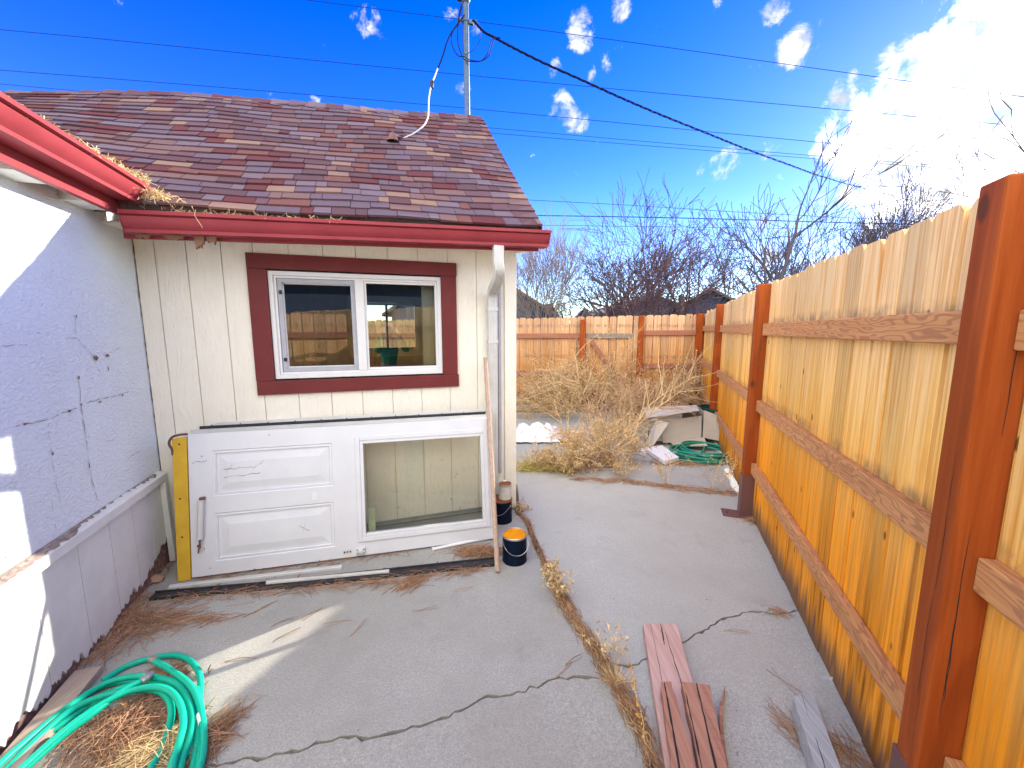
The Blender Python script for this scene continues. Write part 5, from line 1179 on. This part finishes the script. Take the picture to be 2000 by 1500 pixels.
for k in range(170):
    u_ = 0.36 + rr.random() ** 1.6 * .9; c = H(u_, -0.425 + rr.uniform(-.015, .03), gtop(u_) + .006)
    d = Vector((rr.uniform(-1, 1), rr.uniform(-.5, .5), rr.uniform(-.5, .5))).normalized() * rr.uniform(.02, .08)
    b.tube([c - d * .5, c, c + d * .5], rr.uniform(.0008, .0014), 3, 0, False)
for P in ([(305, 442), (306, 452), (310, 462)], [(382, 410), (380, 420), (386, 430), (396, 445)], [(200, 360), (205, 378), (207, 392)]):
    Q = [H(*onwall(x, y, 0.452)) for x, y in P]
    if P[0][0] == 382: b.tube(Q, .0012, 3, 0, False)
tag(b.build('gutter_debris', M['straw']), 'dry straw and needles packed in the red gutters where they meet', 'dry straw', kind='stuff')

# ------------------------------------------------------------------ bare trees beyond the fences
def limb(bt, bc, p, d, L_, r, lvl, rr, o):
    n = 5 if lvl > 1 else 4; pts = [p.copy()]; rs = [r]; q = p.copy(); d = d.normalized(); w = o['wob']
    for i in range(n):
        d = (d + Vector((rr.uniform(-1, 1), rr.uniform(-1, 1), rr.uniform(-1, 1))) * w + Vector((0, 0, o['up']))).normalized()
        q = q + d * L_ / n; pts.append(q.copy()); rs.append(max(o['rmin'], r * (1 - .55 * (i + 1) / n)))
    top = lvl >= o['lv'] - 1
    (bt if top else bc).tube(pts, rs, 7 if top else 4 if lvl > 0 else 3, 0, False)
    if lvl == 0: return
    k = o['kids'][o['lv'] - lvl]
    for j in range(k):
        t = (rr.uniform(o['t0'], 1) if j < k - 1 else 1.0) * n; i = min(n - 1, int(t)); s0 = pts[i].lerp(pts[i + 1], t - i); dd = (pts[i + 1] - pts[i]).normalized()
        s = dd.orthogonal().normalized(); s.rotate(Matrix.Rotation(rr.uniform(0, 6.28), 3, dd)); sp = rr.uniform(*o['ang']) if j < k - 1 else .15
        limb(bt, bc, s0, dd + s * sp, L_ * rr.uniform(*o['len']), max(o['rmin'], rs[i] * rr.uniform(.5, .72)), lvl - 1, rr, o)
def tree(px, Y, ht, mat, lab, seed, stems=1, lean=(0, 0), r=.09, lv=4, kids=(5, 5, 5, 4), up=.03, wob=.16, ang=(.5, 1.1), ln=(.5, .75), t0=.3, rmin=.006, tl=.42, sp=.25):
    rr = random.Random(seed); v = ray(px, 641); base = Vector((v.x * Y / v.y, Y, -.06)); o = dict(lv=lv, kids=kids, up=up, wob=wob, ang=ang, len=ln, t0=t0, rmin=rmin)
    t = thing('bare_tree', lab, 'tree', base, 0, 'bare trees beyond the fences'); bt, bc = MB(), MB()
    for k in range(stems):
        d = Vector((lean[0] + rr.uniform(-sp, sp) * (stems > 1), lean[1] + rr.uniform(-sp, sp) * (stems > 1), 1))
        limb(bt, bc, Vector((rr.uniform(-.1, .1) * (stems > 1) * 2, rr.uniform(-.1, .1), 0)), d, ht * tl * rr.uniform(.85, 1.1), r, lv, rr, o)
    bt.build('trunk', mat, t); bc.build('crown', mat, t)
tree(1052, 14, 4.8, M['bark_pale'], 'pale thin many-stemmed bare tree just right of the shed wall', 101, stems=7, lean=(.06, 0), r=.032, lv=3, kids=(6, 6, 5), up=.05, ang=(.3, .6), tl=.5, sp=.3, rmin=.006)
tree(1128, 26, 4.6, M['bark'], 'small distant bare tree seen over the gate, left of the big thicket', 102, r=.11, lv=4, kids=(5, 5, 4, 4), rmin=.011)
tree(1195, 15, 6.6, M['bark_red'], 'reddish bare bushy tree at the left of the thicket behind the gate', 103, stems=4, r=.065, lv=4, kids=(5, 5, 4, 3), tl=.38, sp=.5, rmin=.008)
tree(1262, 16, 8.8, M['bark'], 'tall bare tree with the densest crown, right behind the gate post', 104, stems=3, r=.15, lv=4, kids=(5, 6, 5, 4), tl=.36, sp=.3, rmin=.009)
tree(1330, 15, 7.6, M['bark_red'], 'leaning reddish bare tree behind the back fence corner', 105, stems=2, lean=(.35, 0), r=.11, lv=4, kids=(4, 5, 4, 3), tl=.38, sp=.3, rmin=.009)
tree(1405, 20, 8.8, M['bark'], 'bare tree with arching drooping twigs behind the grey gabled house', 106, stems=2, r=.13, lv=4, kids=(5, 6, 5, 4), up=.0, tl=.36, sp=.3, rmin=.011)
tree(1485, 11.5, 7.0, M['bark'], 'tallest sparse bare tree, forked trunk right of the middle fence post', 107, stems=1, r=.17, lv=4, kids=(5, 4, 4, 3), up=.03, ang=(.5, 1.0), ln=(.55, .82), tl=.38, rmin=.009, lean=(.02, 0))
tree(1540, 12.5, 6.6, M['bark'], 'slanting bare tree with long thin branches right of the tallest one', 108, stems=2, r=.075, lv=3, kids=(5, 6, 5), up=.05, lean=(.4, 0), tl=.45, rmin=.008, sp=.3)
tree(1655, 30, 13.0, M['bark'], 'distant brushy bare tree over the middle of the right fence', 109, stems=5, r=.09, lv=4, kids=(5, 5, 5, 4), up=.05, ang=(.25, .6), tl=.4, sp=.4, rmin=.013)
tree(1835, 9.5, 6.2, M['bark_red'], 'curly-twigged bare tree peeping over the right fence near the big post', 110, stems=3, r=.05, lv=3, kids=(5, 6, 5), up=.0, wob=.34, tl=.40, sp=.5, rmin=.007)
tree(2000, 8.5, 8.2, M['bark_red'], 'curly-twigged bare tree above the top of the big fence post', 111, stems=3, r=.05, lv=3, kids=(5, 6, 5), up=.0, wob=.34, tl=.40, sp=.35, rmin=.007)

# ------------------------------------------------------------------ neighbouring houses
def hut(name, px, Y, w, d, eave, ridge, rz, lab, wallm, roofm, over=.3, cat='house'):
    v = ray(px, 641); t = thing(name, lab, cat, (v.x * Y / v.y, Y, -.06), rz)
    b = MB(); b.box(-w / 2, w / 2, 0, d, 0, eave); b.add([(-w / 2, 0, eave), (w / 2, 0, eave), (0, 0, ridge), (-w / 2, d, eave), (w / 2, d, eave), (0, d, ridge)], [(0, 1, 2), (5, 4, 3), (0, 2, 5, 3), (2, 1, 4, 5)]); b.build('wall', wallm, t)
    b = MB(); s = (ridge - eave) / (w / 2)
    for k in (-1, 1):
        e = (k * (w / 2 + over), eave - s * over)
        A = [(0, -over, ridge), (e[0], -over, e[1]), (e[0], d + over, e[1]), (0, d + over, ridge)]
        b.hexa([(x, y, z + .01) for x, y, z in A], [(x, y, z + .13) for x, y, z in A])
    b.build('roof', roofm, t)
    b = MB(); b.box(-.45, .45, -.02, .0, 1.1, 2.0); wn_ = b.build('window', M['dark'], t)
    b = MB(); frame(b, -.52, .52, 1.03, 2.07, .07, -.05, -.001); b.build('frame', M['vinyl'], wn_)
hut('house', 915, 17, 6.6, 8, 2.3, 4.4, R(-6), 'brown shingled house roof sloping down just right of the shed corner', M['far_wall'], M['far_roof'])
hut('house', 1385, 19, 3.6, 7, 2.3, 3.35, R(-24), 'blue grey gabled house above the back fence corner', M['far_wall'], M['far_roof'])
hut('house', 1275, 25, 6.5, 6, 2.4, 3.5, R(4), 'dark low house roof behind the thicket of bare trees', M['far_wall'], M['far_roof'])
hut('garden_shed', 1075, 21, 1.3, 2, 1.9, 2.75, R(20), 'small dark blue shed with pointed roof behind the pale thin tree', M['far_wall'], M['far_wall'], .1, 'shed')
hut('garden_shed', 1140, 22, 1.2, 2, 2.0, 2.6, R(-10), 'small dark blue shed under the small distant tree left of the thicket', M['far_wall'], M['far_wall'], .1, 'shed')
b = MB(); v = ray(1328, 641); b.tube([(v.x * 17 / v.y, 17, -.06), (v.x * 17 / v.y, 17, 2.9)], [.13, .11], 12); tag(b.build('wooden_pole', M['bark_pale'], smooth=True), 'short pale pole standing behind the back fence among the bare trees', 'pole')
# what stands behind the photographer, mirrored in the window
rfence = thing('fence', 'short sunlit cedar fence behind the photographer, mirrored in the window', 'fence', H(0.02, -3.72, 0), TH)
PF = lambda p, q, t: (p, t, q)
b = MB(); rr = random.Random(70)
for k in range(6): picket(b, k * .16, .150, 0, .016, .03, 1.79, rr)
b.build('picket_panel', M['picket_far'], rfence)
for z in (.35, 1.42):
    b = MB(); b.box(0, .96, .017, .055, z, z + .09); b.build('rail', M['rail_far'], rfence)
v_ = H(1.2, -13.5, 0)
t = thing('house', 'dark grey house behind the photographer, mirrored in the window', 'house', v_, TH)
b = MB(); b.box(-6, 6, -4, 0, 0, 3.3); b.build('wall', M['far_wall'], t)
b = MB(); b.hexa([(-6.4, .4, 3.2), (6.4, .4, 3.2), (6.4, -4, 5.6), (-6.4, -4, 5.6)], [(-6.4, .4, 3.35), (6.4, .4, 3.35), (6.4, -4, 5.75), (-6.4, -4, 5.75)]); b.build('roof', M['far_roof'], t)
# ------------------------------------------------------------------ the photographer (seen mirrored in the window)
SK = paint('skin', (0.52, 0.30, 0.22), rough=0.5, bd=0); SW = paint('green_sweater', (0.015, 0.30, 0.17), (0.01, 0.24, 0.14), rough=0.85, s=30, bs=300)
JN = paint('dark_jeans', (0.05, 0.06, 0.09), rough=0.85, s=30); HA = paint('brown_hair', (0.07, 0.045, 0.03), rough=0.6, sc3=(1, 1, 0.2), s=60)
def skinned(name, verts, edges, rad, mat, parent, sub=1, extra=None):
    me = bpy.data.meshes.new(name); me.from_pydata(verts, edges, []); me.materials.append(mat)
    o = bpy.data.objects.new(name, me); COL.objects.link(o); o.parent = parent
    m = o.modifiers.new('Skin', 'SKIN'); m.use_smooth_shade = True; m.branch_smoothing = 0.4
    for i, r in enumerate(rad):
        d = me.skin_vertices[0].data[i]; d.radius = r if isinstance(r, tuple) else (r, r); d.use_root = (i == 0)
    s = o.modifiers.new('Subdivision', 'SUBSURF'); s.levels = sub; s.render_levels = sub
    return o
pr = thing('person', 'person in a green sweater holding up a phone, mirrored in the shed window', 'person', (0.16, -0.50, 0), -0.08)
V, E_, RD = [], [], []
def jv(p, r, par=None):
    V.append(p); RD.append(r)
    if par is not None: E_.append((par, len(V) - 1))
    return len(V) - 1
pel = jv((0, 0, .93), (.145, .10)); sp1 = jv((0, .0, 1.10), (.125, .09), pel); ch = jv((0, .015, 1.27), (.145, .10), sp1); nb = jv((0, .005, 1.41), (.075, .065), ch)
nk = jv((0, .02, 1.475), .052, nb); jaw = jv((0, .055, 1.53), (.062, .072), nk); hd = jv((0, .045, 1.60), (.076, .092), jaw); tp = jv((0, .035, 1.665), (.06, .072), hd)
for s in (-1, 1):
    sh = jv((s * .165, .0, 1.375), .058, ch); el = jv((s * .235, .17, 1.20), .042, sh); fa = jv((s * .185 - .07, .30, 1.34), .037, el); wr = jv((s * .145 - .15, .40, 1.485), .025, fa); pm = jv((s * .118 - .16, .435, 1.53), (.030, .018), wr)
    for k in range(4):
        f0 = jv((s * (.108 - .004 * k) - .16, .445, 1.575 - .021 * k), .0085, pm); f1 = jv((s * (.088 - .002 * k) - .16, .462, 1.587 - .021 * k), .0078, f0); f2 = jv((s * (.066 + .003 * k) - .16, .457, 1.590 - .021 * k), .007, f1)
    t0 = jv((s * .098 - .16, .418, 1.535), .0105, pm); t1 = jv((s * .075 - .16, .424, 1.555), .0095, t0); t2 = jv((s * .055 - .16, .432, 1.568), .0085, t1)
    hp = jv((s * .09, .0, .86), .088, pel); kn = jv((s * .10, .03, .48), .058, hp); an = jv((s * .105, .0, .09), .042, kn); ft = jv((s * .11, .12, .04), (.040, .03), an)
skinned('body', V, E_, RD, SK, pr)
b = MB()
for s in (-1, 1):
    b.lathe([(0, .011), (.009, .007), (.011, 0), (.008, -.008), (0, -.011)], (s * .031, .128, 1.60), 10); b.tube([(s * .074, .03, 1.63), (s * .084, .03, 1.605), (s * .075, .03, 1.575)], .010, 6)
b.tube([(0, .128, 1.605), (0, .150, 1.575), (0, .137, 1.566)], [.008, .012, .011], 8); b.tube([(-.024, .128, 1.540), (0, .136, 1.538), (.024, .128, 1.540)], .005, 6)
b.build('face_features', SK, pr, smooth=True)
swv, swe, swr = [], [], []
V, E_, RD = swv, swe, swr
a0 = jv((0, 0, .90), (.155, .115)); a1 = jv((0, 0, 1.10), (.140, .105), a0); a2 = jv((0, .015, 1.27), (.158, .115), a1); a3 = jv((0, .005, 1.41), (.09, .08), a2); a4 = jv((0, .015, 1.445), (.066, .06), a3)
for s in (-1, 1):
    q0 = jv((s * .168, .0, 1.375), .070, a2); q1 = jv((s * .238, .17, 1.197), .054, q0); q2 = jv((s * .185 - .07, .30, 1.34), .047, q1); q3 = jv((s * .150 - .145, .39, 1.468), .036, q2)
skinned('sweater', swv, swe, swr, SW, pr)
V, E_, RD = [], [], []
a0 = jv((0, 0, .95), (.150, .108))
for s in (-1, 1):
    h0 = jv((s * .09, .0, .84), .098, a0); h1 = jv((s * .10, .03, .48), .070, h0); h2_ = jv((s * .105, .0, .10), .058, h1)
skinned('trousers', V, E_, RD, JN, pr)
V, E_, RD = [], [], []
a0 = jv((0, .01, 1.675), (.072, .085)); a1 = jv((0, -.03, 1.63), (.080, .07), a0); a2 = jv((0, -.05, 1.55), (.072, .045), a1); a3 = jv((0, -.05, 1.46), (.06, .03), a2)
skinned('hair', V, E_, RD, HA, pr)
for s in (-1, 1):
    b = MB(); b.hexa([(s * .11 - .045, -.09, 0), (s * .11 + .045, -.09, 0), (s * .115 + .045, .18, 0), (s * .115 - .045, .18, 0)], [(s * .11 - .038, -.08, .10), (s * .11 + .038, -.08, .10), (s * .115 + .03, .16, .05), (s * .115 - .03, .16, .05)]); b.build('shoe', M['navy'], pr, bevel=.015)
ph = thing('phone', 'dark phone held up in both hands, mirrored in the shed window', 'phone', (-0.005, -0.052, 1.555), 0)
b = MB(); b.box(-.075, .075, -.004, .004, -.036, .036); b.build('case', M['black'], ph, bevel=.0035)
b = MB(); b.box(-.072, .072, -.0048, -.0042, -.033, .033); b.build('screen', paint('phone_glass', (.02, .02, .025), rough=.08, bd=0), ph)
